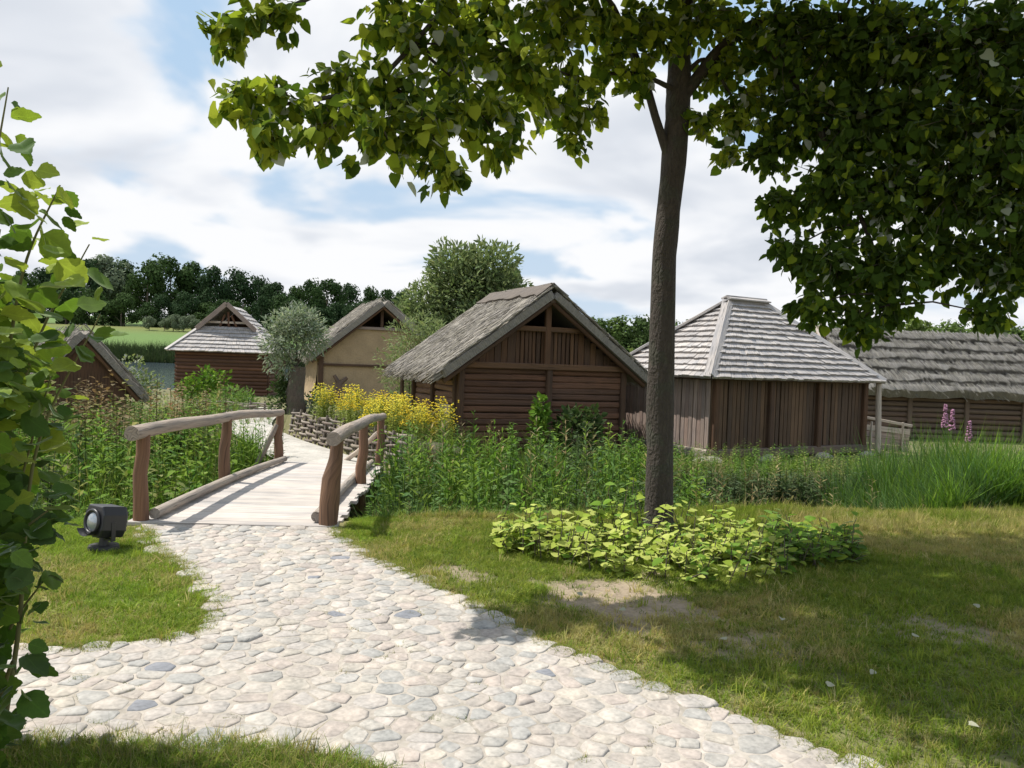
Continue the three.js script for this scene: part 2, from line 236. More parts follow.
// ------------------------------------------------------------ cobbled path: bed and stones
{
  const sh = new THREE.Shape(PATH.map(([x, z]) => new THREE.Vector2(x, -z)));
  const bed = new THREE.ShapeGeometry(sh).rotateX(-Math.PI / 2);
  const path = struct('cobbled_path', bed, M.bed); path.position.y = 0.012;
  // seeds by dart throwing, smaller and larger stones mixed, then each stone is its cell drawn in from its neighbours
  const seeds = [], cell = 0.3, grid = new Map(), key = (x, z) => Math.floor(x / cell) + ',' + Math.floor(z / cell), r2 = rng(5);
  const near = (x, z, k = 2) => { const o = [], a = Math.floor(x / cell), b = Math.floor(z / cell); for (let i = -k; i <= k; i++) for (let j = -k; j <= k; j++) { const g = grid.get((a + i) + ',' + (b + j)); if (g) o.push(...g); } return o; };
  for (let t = 0; t < 60000; t++) {
    const x = -6 + 9.5 * r2(), z = -7.4 + 6.6 * r2(); if (!inPoly(x, z) || edgeDist(x, z) < 0.03) continue;
    const rad = (0.045 + 0.05 * Math.pow(r2(), 2.2)) * (t > 25000 ? 0.78 : 1);
    if (near(x, z, 1).some((s) => Math.hypot(s.x - x, s.z - z) < (s.rad + rad) * 0.86)) continue;
    const s = { x, z, rad }; seeds.push(s); const k = key(x, z); grid.get(k)?.push(s) ?? grid.set(k, [s]);
  }
  const clip = (poly, nx, nz, d) => { const o = []; for (let i = 0; i < poly.length; i++) { const a = poly[i], b = poly[(i + 1) % poly.length], da = a[0] * nx + a[1] * nz - d, db = b[0] * nx + b[1] * nz - d; if (da <= 0) o.push(a); if ((da < 0) !== (db < 0)) { const t = da / (da - db); o.push([a[0] + (b[0] - a[0]) * t, a[1] + (b[1] - a[1]) * t]); } } return o; };
  const stones = [];
  for (const s of seeds) {
    let poly = [[-0.2, -0.2], [0.2, -0.2], [0.2, 0.2], [-0.2, 0.2]]; const gap = 0.0015 + 0.005 * r2() * r2();
    for (const q of near(s.x, s.z, 2)) if (q !== s) { const dx = q.x - s.x, dz = q.z - s.z, d = Math.hypot(dx, dz); if (d < 0.5) poly = clip(poly, dx / d, dz / d, d / 2 * (1 + (s.rad - q.rad) / (s.rad + q.rad) * 0.6) - gap); }
    const lim = s.rad * 1.85; for (let k = 0; k < 10; k++) { const a = k / 10 * 6.283 + s.x * 9; poly = clip(poly, Math.cos(a), Math.sin(a), lim); }
    if (poly.length < 3) continue;
    for (let k = 0; k < 1; k++) { const o = []; poly.forEach((a, i) => { const b = poly[(i + 1) % poly.length]; o.push([mix(a[0], b[0], 0.14) + (r2() - 0.5) * 0.006, mix(a[1], b[1], 0.14) + (r2() - 0.5) * 0.006], [mix(a[0], b[0], 0.86), mix(a[1], b[1], 0.86)]); }); poly = o; }
    let pts = poly.filter((a, i) => { const b = poly[(i + 1) % poly.length]; return Math.hypot(a[0] - b[0], a[1] - b[1]) > 0.012; }); if (pts.length < 5) continue;
    const hgt = 0.004 + 0.008 * r2() * r2() + (r2() < 0.05 ? 0.007 : 0), tx = (r2() - 0.5) * 0.085, tz = (r2() - 0.5) * 0.085, P = [], U = [], I = [], n = pts.length, ou = r2() * 5;
    const top = (x, z, f) => hgt * f + x * tx + z * tz;
    pts.forEach(([x, z]) => { P.push(x, -0.02, z); U.push(x + ou, z); });
    pts.forEach(([x, z]) => { const f = 0.97 - 0.06 * r2(); P.push(x * f, top(x, z, 0.3) - 0.0025, z * f); U.push(x + ou, z); });
    pts.forEach(([x, z]) => { const f = 0.87 - 0.09 * r2(); P.push(x * f, top(x * f, z * f, 0.93 + 0.14 * r2()), z * f); U.push(x * f + ou, z * f); });
    P.push(0, hgt * 1.02, 0); U.push(ou, 0);
    for (let i = 0; i < n; i++) { const j = (i + 1) % n; for (const a of [0, n]) I.push(a + i, a + n + i, a + j, a + j, a + n + i, a + n + j); I.push(2 * n + i, 3 * n, 2 * n + j); }
    const g = geo(P, U, I);
    stones.push({ g, x: s.x, z: s.z, d: Math.hypot(s.x, s.z), view: s.z < -2.7 && Math.abs(s.x / s.z) < 0.72, m: Math.floor(Math.pow(r2(), 1) * 8 + (r2() < 0.012 ? 9 : 0)) });
  }
  stones.sort((a, b) => (b.view - a.view) || a.d - b.d);
  const rest = M.stone.map(() => []);
  stones.forEach((s, i) => { const m = Math.min(8, s.m); if (i < 300) { const o = mesh('cobble', s.g, M.stone[m], path); o.position.set(s.x, 0, s.z); } else rest[m].push(s.g.translate(s.x, 0, s.z)); });
  rest.forEach((g, m) => { if (g.length) mesh('small_cobbles', g, M.stone[m], path).userData.kind = 'stuff'; });
  console.log('stones', stones.length);
}

// ------------------------------------------------------------ village path beyond the bridge
{
  const L = [[-3.85, -13.25], [-4.7, -15.2], [-6.3, -18.2], [-8.0, -22], [-9.5, -27]], Rr = [[-2.1, -13.2], [-3.0, -15.0], [-4.9, -18.1], [-6.4, -21.4], [-7.6, -27]];
  const p = [], uv = [], idx = [], N = 40, W = 8, lc = new THREE.SplineCurve(L.map((a) => new THREE.Vector2(...a))), rc = new THREE.SplineCurve(Rr.map((a) => new THREE.Vector2(...a)));
  for (let i = 0; i <= N; i++) { const a = lc.getPoint(i / N), b = rc.getPoint(i / N); for (let k = 0; k <= W; k++) { const x = mix(a.x, b.x, k / W), z = mix(a.y, b.y, k / W); p.push(x, -0.27 + 0.05 * Math.sin(k / W * 3.14) * sm(-13.3, -14.5, z) + 0.062 * sm(-15, -13.4, z), z); uv.push(x, z); } }
  for (let i = 0; i < N; i++) for (let k = 0; k < W; k++) { const a = i * (W + 1) + k; idx.push(a, a + 1, a + W + 1, a + 1, a + W + 2, a + W + 1); }
  struct('village_path', geo(p, uv, idx), M.gravel);
}

// ------------------------------------------------------------ footbridge
{
  const b = thing('wooden_footbridge', 'weathered wooden footbridge with round log handrails leading off the cobbled path', 'footbridge', [0, 0, 0]);
  const L0 = V(-3.36, 0.03, -7.22), R0 = V(-1.66, 0.03, -7.34), L1 = V(-3.84, -0.2, -13.4), R1 = V(-2.16, -0.2, -13.34);
  const at = (s, t, y = 0) => { const q = lerp3(lerp3(L0, L1, t), lerp3(R0, R1, t), s); q.y += y + 0.04 * Math.sin(t * Math.PI); return q; };
  const n = 40;
  for (let i = 0; i < n; i++) { const t = (i + 0.5) / n; mesh('deck_plank', beam(at(-0.04 + ran(-0.02, 0.02), t, -0.02 + ran(-0.004, 0.004)), at(1.05 + ran(-0.025, 0.03), t, -0.02 + ran(-0.004, 0.004)), 0.145, 0.04, V(0.08, 0, -1)), pick(M.deck), b); }
  for (const s of [0.12, 0.88]) mesh('girder', pole(curve([at(s, 0.0, -0.15), at(s, 0.5, -0.15), at(s, 1.0, -0.15)], 8), rads(8, 0.1, 0.1)), M.under, b);
  for (const s of [0, 1]) {
    const k = s ? 1 : -1, pp = [0.015, s ? 0.5 : 0.46, 0.975];
    pp.forEach((t, i) => {
      const big = s === 1 && i === 0, x = s ? 1.0 : 0.0;
      const r0 = big ? 0.086 : ran(0.066, 0.074), pts = [at(x, t, -0.35), at(x, t, 0.0), at(x + ran(-0.01, 0.01), t, 0.2), at(x + 0.01 * k, t, 0.42), at(x + (big ? 0.03 : 0.005), t, 0.62), at(x + (big ? 0.035 : 0.005), t, 0.79)];
      mesh('post', pole(pts, big ? [r0, r0, r0 * 1.06, r0 * 0.98, r0 * 0.72, r0 * 0.66] : [r0, r0, r0 * 0.98, r0 * 0.9, r0 * 0.86, r0 * 0.84], 12, 0.1), M.post[(i + s) % 3], b);
    });
    const rp = []; for (let i = 0; i <= 14; i++) { const t = -0.03 + i / 14 * (s ? 1.05 : 1.02); rp.push(at(s ? 1.035 - 0.02 * i / 14 : 0.005, t, 0.82 + 0.02 * Math.sin(i * 0.9) * 0.4)); }
    mesh('handrail', pole(rp, rads(14, 0.066, 0.056), 14, 0.05), M.rail, b);
    const tp = []; for (let i = 0; i <= 10; i++) tp.push(at(s ? 0.93 : 0.065, 0.02 + i / 10 * 0.95, 0.06));
    mesh('toe_rail', pole(tp, rads(10, 0.05, 0.045), 10, 0.08), M.toe, b);
  }
  mesh('brace', pole([at(-0.28, 0.94, -0.35), at(-0.14, 0.955, 0.15), at(-0.02, 0.97, 0.62)], [0.05, 0.047, 0.042]), M.rail, b);
  mesh('brace', pole([at(0.52, 1.12, -0.1), at(0.76, 1.05, 0.2), at(0.98, 0.98, 0.55)], [0.045, 0.042, 0.04]), M.pale, b);
}

// ------------------------------------------------------------ woven willow edgings
function wattle(name, label, line, yb, h, lean, rows, rad, group) {
  const a = line[0], t = thing(name, label, 'fence', [a.x, 0, a.z], 0, group), N = 60, c = new THREE.CatmullRomCurve3(line.map((q) => q.clone().sub(V(a.x, 0, a.z))));
  const nrm = (u) => { const d = c.getTangent(u); return V(-d.z, 0, d.x).normalize(); };
  const at = (u, y, o) => { const q = c.getPoint(u), n = nrm(u); return q.addScaledVector(n, o + lean * y).setY(yb(u) + y); };
  const len = c.getLength(), ns = Math.round(len / 0.42);
  for (let i = 0; i <= ns; i++) { const u = i / ns; mesh('stake', pole([at(u, -0.25, 0), at(u, h * 0.5, ran(-0.01, 0.01)), at(u, h + ran(0.0, 0.09), ran(-0.02, 0.02))], [rad * 1.1, rad * 1.05, rad * 0.9], 7), pick(M.withy), t); }
  for (let r = 0; r < rows; r++) {
    const cuts = [0, ran(0.25, 0.4), ran(0.6, 0.75), 1];
    for (let k = 0; k < 3; k++) {
      const u0 = clamp(cuts[k] - 0.03), u1 = clamp(cuts[k + 1] + 0.04), n = Math.max(6, Math.round((u1 - u0) * ns * 3)), pts = [], tilt = ran(-0.05, 0.05);
      for (let i = 0; i <= n; i++) { const f = i / n, u = mix(u0, u1, f); pts.push(at(u, (r + 0.5) / rows * h + tilt * (f - 0.5) + 0.012 * Math.sin(f * 9 + r), Math.cos(u * ns * Math.PI + r * Math.PI) * rad * 1.5 + ran(-0.006, 0.006))); }
      mesh('withy', pole(pts, rads(n, rad * ran(0.8, 1.15), rad * ran(0.5, 0.85)), 6, 0.15), pick(M.withy), t);
    }
  }
}
wattle('wattle_edging', 'woven willow edging holding the flower bank beside the far path', RV, () => -0.38, 0.66, 0.16, 9, 0.032);
wattle('low_wattle_fence', 'low dark woven fence beyond the left bridge handrail', [V(-9.9, 0, -25.2), V(-8.6, 0, -25), V(-7.2, 0, -24.8)], () => -0.36, 0.42, 0, 6, 0.03);

// ------------------------------------------------------------ roofs
const strawGeo = new THREE.CylinderGeometry(0.004, 0.007, 1, 4, 1).rotateX(-Math.PI / 2);      // lies along z, thin end towards -z
function plane4(E0, E1, R0, R1) { return { at: (s, t) => lerp3(lerp3(E0, E1, s), lerp3(R0, R1, s), t), n: E1.clone().sub(E0).cross(R0.clone().add(R1).sub(E0).sub(E1)).normalize(), down: E0.clone().add(E1).sub(R0).sub(R1).normalize(), w: E0.distanceTo(E1), l: lerp3(E0, E1, 0.5).distanceTo(lerp3(R0, R1, 0.5)) }; }
function thatchSlab(P, thick, o = {}) {
  const nu = Math.max(8, Math.round(P.w / 0.14)), nv = Math.max(5, Math.round(P.l * (o.span ?? 1) / 0.14)), p = [], uv = [], idx = [], ox = R() * 50, t0 = o.t0 || 0, t1 = o.t1 ?? 1;
  for (const side of [1, 0]) for (let j = 0; j <= nv; j++) for (let i = 0; i <= nu; i++) {
    const s = i / nu, f = j / nv, t = mix(t0, t1, f), e = Math.min(s * P.w, (1 - s) * P.w, (o.roundTop ? 9 : 9), f * P.l * (t1 - t0) + 0.02);
    const ex = (j === 0 ? (fbm(s * P.w * 3 + ox, 7, 3) - 0.5) * (o.rag ?? 0.12) : 0) / P.l;
    const q = P.at(s, t + ex), nz = (fbm(s * P.w * 1.6 + ox, t * P.l * 1.6 + 3, 4) - 0.5) * (o.rough ?? 0.07);
    q.addScaledVector(P.n, side ? thick * (0.72 + 0.28 * sm(0, 0.14, e)) * (1 - (o.taper || 0) * f) + nz : (o.lift || 0));
    p.push(q.x, q.y, q.z); uv.push(s * P.w + ox, t * P.l);
  }
  const w = nu + 1, off = w * (nv + 1);
  for (let j = 0; j < nv; j++) for (let i = 0; i < nu; i++) { const a = j * w + i; idx.push(a, a + 1, a + w, a + 1, a + w + 1, a + w); const b = off + a; idx.push(b, b + w, b + 1, b + 1, b + w, b + w + 1); }
  const g = geo(p, uv, idx), rim = [], ru = [], ri = [];
  const edge = []; for (let i = 0; i <= nu; i++) edge.push(i); for (let j = 1; j <= nv; j++) edge.push(j * w + nu); for (let i = nu - 1; i >= 0; i--) edge.push(nv * w + i); for (let j = nv - 1; j >= 1; j--) edge.push(j * w);
  edge.push(edge[0]); let u = 0;
  edge.forEach((e, k) => { for (const b of [e, off + e]) rim.push(p[b * 3], p[b * 3 + 1], p[b * 3 + 2]); if (k) u += 0.14; ru.push(u, 0, u, 0.25); if (k) { const a = k * 2; ri.push(a - 2, a - 1, a, a, a - 1, a + 1); } });
  return mergeGeometries([g, geo(rim, ru, ri)]);
}
const Z = V(0, 0, -1), qa = new THREE.Quaternion(), qb = new THREE.Quaternion();
function strawPlaces(P, thick, n, o = {}) {
  const out = [], t0 = o.t0 || 0, t1 = o.t1 ?? 1, base = o.color || [0.36, 0.32, 0.27];
  for (let i = 0; i < n; i++) {
    const edge = R() < (o.edge ?? 0.25), s = R() < 0.12 ? pick([ran(0, 0.02), ran(0.98, 1)]) : R(), t = edge ? t0 + ran(-0.02, 0.06) * (t1 - t0) : mix(t0, t1, R());
    const d = P.down.clone().addScaledVector(P.n, ran(-0.05, 0.1)).addScaledVector(P.n.clone().cross(P.down), ran(-0.16, 0.16)).normalize();
    const q = P.at(s, t).addScaledVector(P.n, edge ? thick * ran(0.1, 1) : thick * (1 - (o.taper || 0) * (t - t0) / (t1 - t0)) + ran(-0.01, 0.025));
    const m = new THREE.Matrix4(), sc = ran(0.8, 1.6), L = ran(0.2, 0.5); qa.setFromUnitVectors(Z, d); m.compose(q, qa, V(sc, sc, L));
    const k = ran(0.55, 1.35); out.push([m, col(base[0] * k, base[1] * k, base[2] * k * ran(0.9, 1.05))]);
  }
  return out;
}
// rows of split shingles on a four-cornered roof face; every row is one part made of its shingles
function shingleFace(E0, E1, R0, R1, rows, parent, mats, wid = 0.16) {
  const P = plane4(E0, E1, R0, R1);
  for (let r = 0; r < rows; r++) {
    const t0 = r / rows, t1 = Math.min(1, (r + 1.35) / rows), Lw = P.at(0, t0).distanceTo(P.at(1, t0)), n = Math.max(2, Math.round(Lw / wid)), gs = [];
    const cuts = [0]; for (let i = 1; i < n; i++) cuts.push((i + ran(-0.28, 0.28)) / n); cuts.push(1);
    for (let i = 0; i < n; i++) {
      const s0 = cuts[i] + 0.004 / Lw, s1 = cuts[i + 1] - 0.004 / Lw, dt = ran(-0.09, 0.04) / rows, th = ran(0.05, 0.068), p = [], uv = [], u0 = R() * 5, v0 = R() * 5;
      const c = [P.at(s0, t0 + dt), P.at(s1, t0 + dt + ran(-0.03, 0.03) / rows), P.at(s1, t1), P.at(s0, t1)];
      const up = [th + 0.022, th + 0.022 + ran(-0.008, 0.008), 0.012, 0.012];
      c.forEach((q, k) => { const a = q.clone().addScaledVector(P.n, up[k]); p.push(a.x, a.y, a.z); }); c.forEach((q, k) => { const a = q.clone().addScaledVector(P.n, k < 2 ? up[k] - th : 0.002); p.push(a.x, a.y, a.z); });
      const ww = c[0].distanceTo(c[1]), ll = c[0].distanceTo(c[3]); for (let k = 0; k < 2; k++) uv.push(u0, v0 + k * 0.1, u0 + ww, v0 + k * 0.1, u0 + ww, v0 + ll, u0, v0 + ll);
      gs.push(finish(p, uv, [0, 1, 2, 0, 2, 3, 0, 4, 5, 0, 5, 1, 1, 5, 6, 1, 6, 2, 0, 3, 7, 0, 7, 4, 4, 7, 6, 4, 6, 5]));
    }
    mesh('shingle_row', gs, mats[Math.floor(R() * mats.length)], parent);
  }
  const under = [E0, E1, R1, R0].flatMap((q) => [q.x, q.y, q.z]);
  return geo(under, [0, 0, 1, 0, 1, 1, 0, 1], [0, 2, 1, 0, 3, 2]);
}

// ------------------------------------------------------------ hip-roofed board house
{
  const a = 5.82, b = 3.66, th = 0.544, h = thing('shingled_board_house', 'grey shingle hip-roofed house of brown upright boards behind the tree trunk', 'house', [4.107, -0.35, -16.496], th);
  const ye = 1.74, yr = 3.57, rl = 1.15, w = 0.32;            // local frame: near eave corner at 0, x along the front, -z back
  const E = [V(0, ye, 0), V(a, ye, 0), V(a, ye, -b), V(0, ye, -b)], RL = V(a / 2 - rl / 2, yr, -b / 2), RR = V(a / 2 + rl / 2, yr, -b / 2);
  const roof = mesh('roof', [
    geo([...E[0].toArray(), ...E[1].toArray(), ...RR.toArray(), ...RL.toArray()], [0, 0, 1, 0, 1, 1, 0, 1], [0, 1, 2, 0, 2, 3]), geo([...E[1].toArray(), ...E[2].toArray(), ...RR.toArray()], [0, 0, 1, 0, 1, 1], [0, 1, 2]),
    geo([...E[2].toArray(), ...E[3].toArray(), ...RL.toArray(), ...RR.toArray()], [0, 0, 1, 0, 1, 1, 0, 1], [0, 1, 2, 0, 2, 3]), geo([...E[3].toArray(), ...E[0].toArray(), ...RL.toArray()], [0, 0, 1, 0, 1, 1], [0, 1, 2])], M.dark, h);
  shingleFace(E[0], E[1], RL, RR, 14, roof, M.shingle); shingleFace(E[3], E[0], RL, RL.clone().add(V(0.02, 0, 0)), 14, roof, M.shingle);
  shingleFace(E[1], E[2], RR, RR, 14, roof, M.shingle); shingleFace(E[2], E[3], RR, RL, 14, roof, M.shingle);
  const hip = (p, q, off) => { const d = q.clone().sub(p).normalize(); return [p.clone().addScaledVector(d, -0.06).add(off), q.clone().add(off)]; };
  for (const [p, q, s] of [[E[0], RL, V(1, 0, 0)], [E[0], RL, V(0, 0, 1)], [E[1], RR, V(1, 0, 0)], [E[1], RR, V(0, 0, 1)], [E[2], RR, V(1, 0, 0)], [E[3], RL, V(1, 0, 0)], [E[3], RL, V(0, 0, -1)]]) {
    const sx = p.x < a / 2 ? -1 : 1, [u, v] = hip(p, q, V(s.x ? -sx * 0.055 : sx * 0.045, 0.085, s.x ? 0 : s.z * -0.075).add(V(0, s.x ? 0.012 : 0, 0)));
    mesh('hip_board', beam(u, v, 0.15, 0.03, s.x ? V(1, 0.3 * sx, 0) : V(0.2 * sx, 0.4, -s.z)), pick(M.shingle), roof);
  }
  mesh('ridge_beam', beam(RL.clone().add(V(-0.08, 0.02, 0)), RR.clone().add(V(0.08, 0.02, 0)), 0.16, 0.14), M.shingle[1], roof);
  mesh('ridge_cap', beam(RL.clone().add(V(-0.12, 0.1, 0.06)), RR.clone().add(V(0.12, 0.1, 0.06)), 0.2, 0.035, V(0, -0.35, 1)), M.shingle[1], roof);
  mesh('ridge_cap', beam(RL.clone().add(V(-0.12, 0.115, -0.07)), RR.clone().add(V(0.12, 0.115, -0.07)), 0.2, 0.035, V(0, 0.35, 1)), M.shingle[0], roof);
  const x0 = w, x1 = a - w, z0 = -w, z1 = -b + w, top = ye - 0.02 + 0.18, B = 0.14;
  const wall = (name, p, q, out, mats, bays) => {
    const d = q.clone().sub(p), L = d.length(); d.normalize(); const n = Math.round(L / 0.125), part = mesh(name, beam(p.clone().setY(1.0).addScaledVector(out, -0.06), q.clone().setY(1.0).addScaledVector(out, -0.06), 1.8, 0.02), M.dark, h);
    for (let i = 0; i < n; i++) { const u = (i + 0.5) / n * L, c = p.clone().addScaledVector(d, u).addScaledVector(out, ran(-0.012, 0.012)); mesh('board', beam(c.clone().setY(B + 0.1 + ran(-0.02, 0.02)), c.clone().addScaledVector(d, ran(-0.01, 0.01)).setY(top), L / n - ran(0.006, 0.022), 0.035, d), pick(mats), part); }
    for (const f of bays) { const c = p.clone().addScaledVector(d, f * L).addScaledVector(out, 0.05); mesh('post', beam(c.clone().setY(B - 0.1), c.clone().setY(top), 0.15, 0.15, d), pick(M.brown), part); }
    mesh('sill_beam', beam(p.clone().setY(B).addScaledVector(out, 0.03).addScaledVector(d, -0.05), q.clone().setY(B).addScaledVector(out, 0.03).addScaledVector(d, 0.05), 0.2, 0.2, UPV), name === 'front_wall' ? M.under : M.toe, part);
    mesh('top_plate', beam(p.clone().setY(top - 0.1).addScaledVector(out, 0.07), q.clone().setY(top - 0.1).addScaledVector(out, 0.07), 0.17, 0.12, UPV), pick(M.brown), part);
  };
  wall('front_wall', V(x0, 0, z0), V(x1, 0, z0), V(0, 0, 1), M.board, [0.02, 0.345, 0.66, 0.985]);
  wall('side_wall', V(x0, 0, z1), V(x0, 0, z0), V(-1, 0, 0), M.greyBoard, [0.03, 0.5]);
  wall('side_wall', V(x1, 0, z0), V(x1, 0, z1), V(1, 0, 0), M.board, [0.5]); wall('back_wall', V(x1, 0, z1), V(x0, 0, z1), V(0, 0, -1), M.board, [0.5]);
  mesh('corner_post', pole([V(a - 0.12, -0.1, -0.02), V(a - 0.1, 0.8, -0.06), V(a - 0.1, ye + 0.08, -0.1)], [0.075, 0.07, 0.066]), M.pale, h);
  for (const [x, z, s] of [[x0 - 0.02, z0 + 0.05, 0.3], [a * 0.34, z0 + 0.1, 0.24], [a * 0.66, z0 + 0.1, 0.26], [x1, z0 + 0.06, 0.26], [x0 - 0.06, -1.5, 0.24], [x0 - 0.05, -2.6, 0.24]]) { const g = new THREE.IcosahedronGeometry(s, 2), p = g.attributes.position; for (let i = 0; i < p.count; i++) { const k = 0.8 + 0.4 * vn(p.getX(i) * 6 + x * 9 + 40, p.getZ(i) * 6 + p.getY(i) * 4 + 40); p.setXYZ(i, p.getX(i) * k, p.getY(i) * 0.5 * k, p.getZ(i) * k); } g.computeVertexNormals(); const o = mesh('footing_stone', g, M.paleStone, h); o.position.set(x, -0.03, z); }
}

// ------------------------------------------------------------ thatched log hut in the middle
function gableThatch(h, hw, z0, z1, ye, yr, ov, thick, mat, o = {}) {       // roof of two thatched slopes over a ridge along z
  const roof = mesh('roof', beam(V(0, yr - 0.03, z0 - 0.05), V(0, yr - 0.03, z1 + 0.05), 0.14, 0.14), M.dark, h), all = [];
  for (const s of [-1, 1]) {
    const P = s < 0 ? plane4(V(-hw - ov, ye, z1), V(-hw - ov, ye, z0), V(0.02, yr, z1), V(0.02, yr, z0)) : plane4(V(hw + ov, ye, z0), V(hw + ov, ye, z1), V(-0.02, yr, z0), V(-0.02, yr, z1));
    mesh('thatch_slope', thatchSlab(P, thick, o), mat, roof); all.push(...strawPlaces(P, thick, o.n || 2200, o));
    for (const z of [z0 - 0.12, z1 + 0.12]) mesh('rafter', pole([P.at(0, 0).setZ(z).addScaledVector(P.n, -0.06), P.at(0, 1).setZ(z).addScaledVector(P.n, -0.06)], [0.055, 0.05]), pick(M.brown), roof);
  }
  inst('straw', strawGeo, M.straw, all, roof);
  return roof;
}
{
  const hw = 1.88, L = 3.25, h = thing('thatched_log_hut', 'thatched hut with brown split-log walls and open gable in the middle of the village', 'hut', [0.675, -0.35, -16.72], 0.417);
  const ye = 1.58, yr = 3.3, roof = gableThatch(h, hw, 0.34, -L, ye, yr, 0.46, 0.2, M.thatch, { n: 3200, color: [0.28, 0.255, 0.225] });
  mesh('ridge_cap', thatchSlab(plane4(V(-0.34, yr + 0.02, -L), V(-0.34, yr + 0.02, 0.3), V(0.02, yr + 0.27, -L), V(0.02, yr + 0.27, 0.3)), 0.05, { rag: 0.2 }), std([0.15, 0.125, 0.108], { map: thatchT, bumpMap: thatchB, bumpScale: 0.03 }), roof);
  mesh('ridge_cap', thatchSlab(plane4(V(0.34, yr + 0.02, 0.3), V(0.34, yr + 0.02, -L), V(-0.02, yr + 0.27, 0.3), V(-0.02, yr + 0.27, -L)), 0.05, { rag: 0.2 }), M.thatch, roof);
  const rows = 14, wh = 1.82;
  const logs = (name, p, q, out, bays, mats = M.log) => {
    const d = q.clone().sub(p), LL = d.length(); d.normalize();
    const part = mesh(name, beam(p.clone().setY(wh / 2).addScaledVector(out, -0.09), q.clone().setY(wh / 2).addScaledVector(out, -0.09), wh, 0.02), M.dark, h);
    for (let k = 0; k < bays.length - 1; k++) for (let r = 0; r < rows; r++) {
      const y = (r + 0.5) / rows * wh, A = p.clone().addScaledVector(d, bays[k] * LL + ran(0, 0.03)).setY(y + ran(-0.012, 0.012)), Bq = p.clone().addScaledVector(d, bays[k + 1] * LL - ran(0, 0.03)).setY(y + ran(-0.012, 0.012));
      mesh('split_log', beam(A.addScaledVector(out, ran(-0.012, 0.012)), Bq.addScaledVector(out, ran(-0.012, 0.012)), wh / rows * ran(0.86, 1.02), ran(0.07, 0.1), UPV, { warp: 0.007, ch: 0.3 }), pick(mats), part);
    }
    for (const f of bays) { const c = p.clone().addScaledVector(d, f * LL).addScaledVector(out, 0.05); mesh('post', beam(c.clone().setY(-0.2), c.clone().setY(wh + 0.02), 0.13, 0.13, d), M.brown[3], part); }
  };
  logs('front_wall', V(-hw, 0, 0), V(hw, 0, 0), V(0, 0, 1), [0, 0.52, 1]);
  logs('side_wall', V(-hw, 0, -L + 0.3), V(-hw, 0, 0), V(-1, 0, 0), [0.02, 0.5, 0.98], [wood(0.27, 0.165, 0.115), wood(0.24, 0.145, 0.1), wood(0.3, 0.19, 0.135)]);  // left wall logs made paler, sunlight on that side put into their colour
  logs('side_wall', V(hw, 0, 0), V(hw, 0, -L + 0.3), V(1, 0, 0), [0.02, 0.5, 0.98]); logs('back_wall', V(hw, 0, -L + 0.3), V(-hw, 0, -L + 0.3), V(0, 0, -1), [0.02, 0.5, 0.98]);
  const gable = mesh('gable', beam(V(-hw - 0.1, wh + 0.05, 0.06), V(hw + 0.1, wh + 0.05, 0.06), 0.13, 0.16), M.brown[2], h);
  const roofY = (x) => yr - Math.abs(x) * (yr - ye) / (hw + 0.5) - 0.05, yc = 2.62;
  for (let x = -hw + 0.2; x < hw - 0.1;) { const bw = Math.abs(x) < 0.75 ? ran(0.07, 0.1) : ran(0.13, 0.19), c = x + bw / 2, ht = Math.min(yc, roofY(c) - 0.02); if (ht > wh + 0.2) mesh('board', beam(V(c, wh + 0.1, ran(-0.01, 0.01)), V(c + ran(-0.008, 0.008), ht, ran(-0.01, 0.01)), bw - 0.006, 0.03, V(1, 0, 0)), pick(M.brown), gable); x += bw + (Math.abs(x) < 0.75 ? ran(0.004, 0.022) : 0.004); }
  mesh('collar_beam', beam(V(-0.95, yc + 0.03, 0.05), V(0.95, yc + 0.03, 0.05), 0.11, 0.12), M.brown[2], gable);
  mesh('king_post', beam(V(0.0, wh + 0.1, 0.075), V(0.0, yr - 0.1, 0.075), 0.13, 0.08, V(1, 0, 0)), M.brown[0], gable);
  mesh('back_gable', geo([-hw - 0.3, wh - 0.05, -L + 0.3, hw + 0.3, wh - 0.05, -L + 0.3, 0, yr, -L + 0.3], [0, 0, 3, 0, 1.5, 1.5], [0, 1, 2]), M.brown[0], gable);
  const door = mesh('door', beam(V(-hw - 0.11, 0.1, -0.52), V(-hw - 0.11, 1.05, -0.52), 0.62, 0.04, V(0, 0, 1)), M.pale, h);
  mesh('door_batten', beam(V(-hw - 0.145, 0.8, -0.8), V(-hw - 0.145, 0.8, -0.25), 0.08, 0.03), M.log[2], door);
  mesh('eave_prop', pole([V(-hw - 0.3, -0.2, -L + 0.2), V(-hw - 0.3, 0.8, -L + 0.2), V(-hw - 0.3, 1.66, -L + 0.2)], [0.05, 0.05, 0.045]), M.dark, h);
}

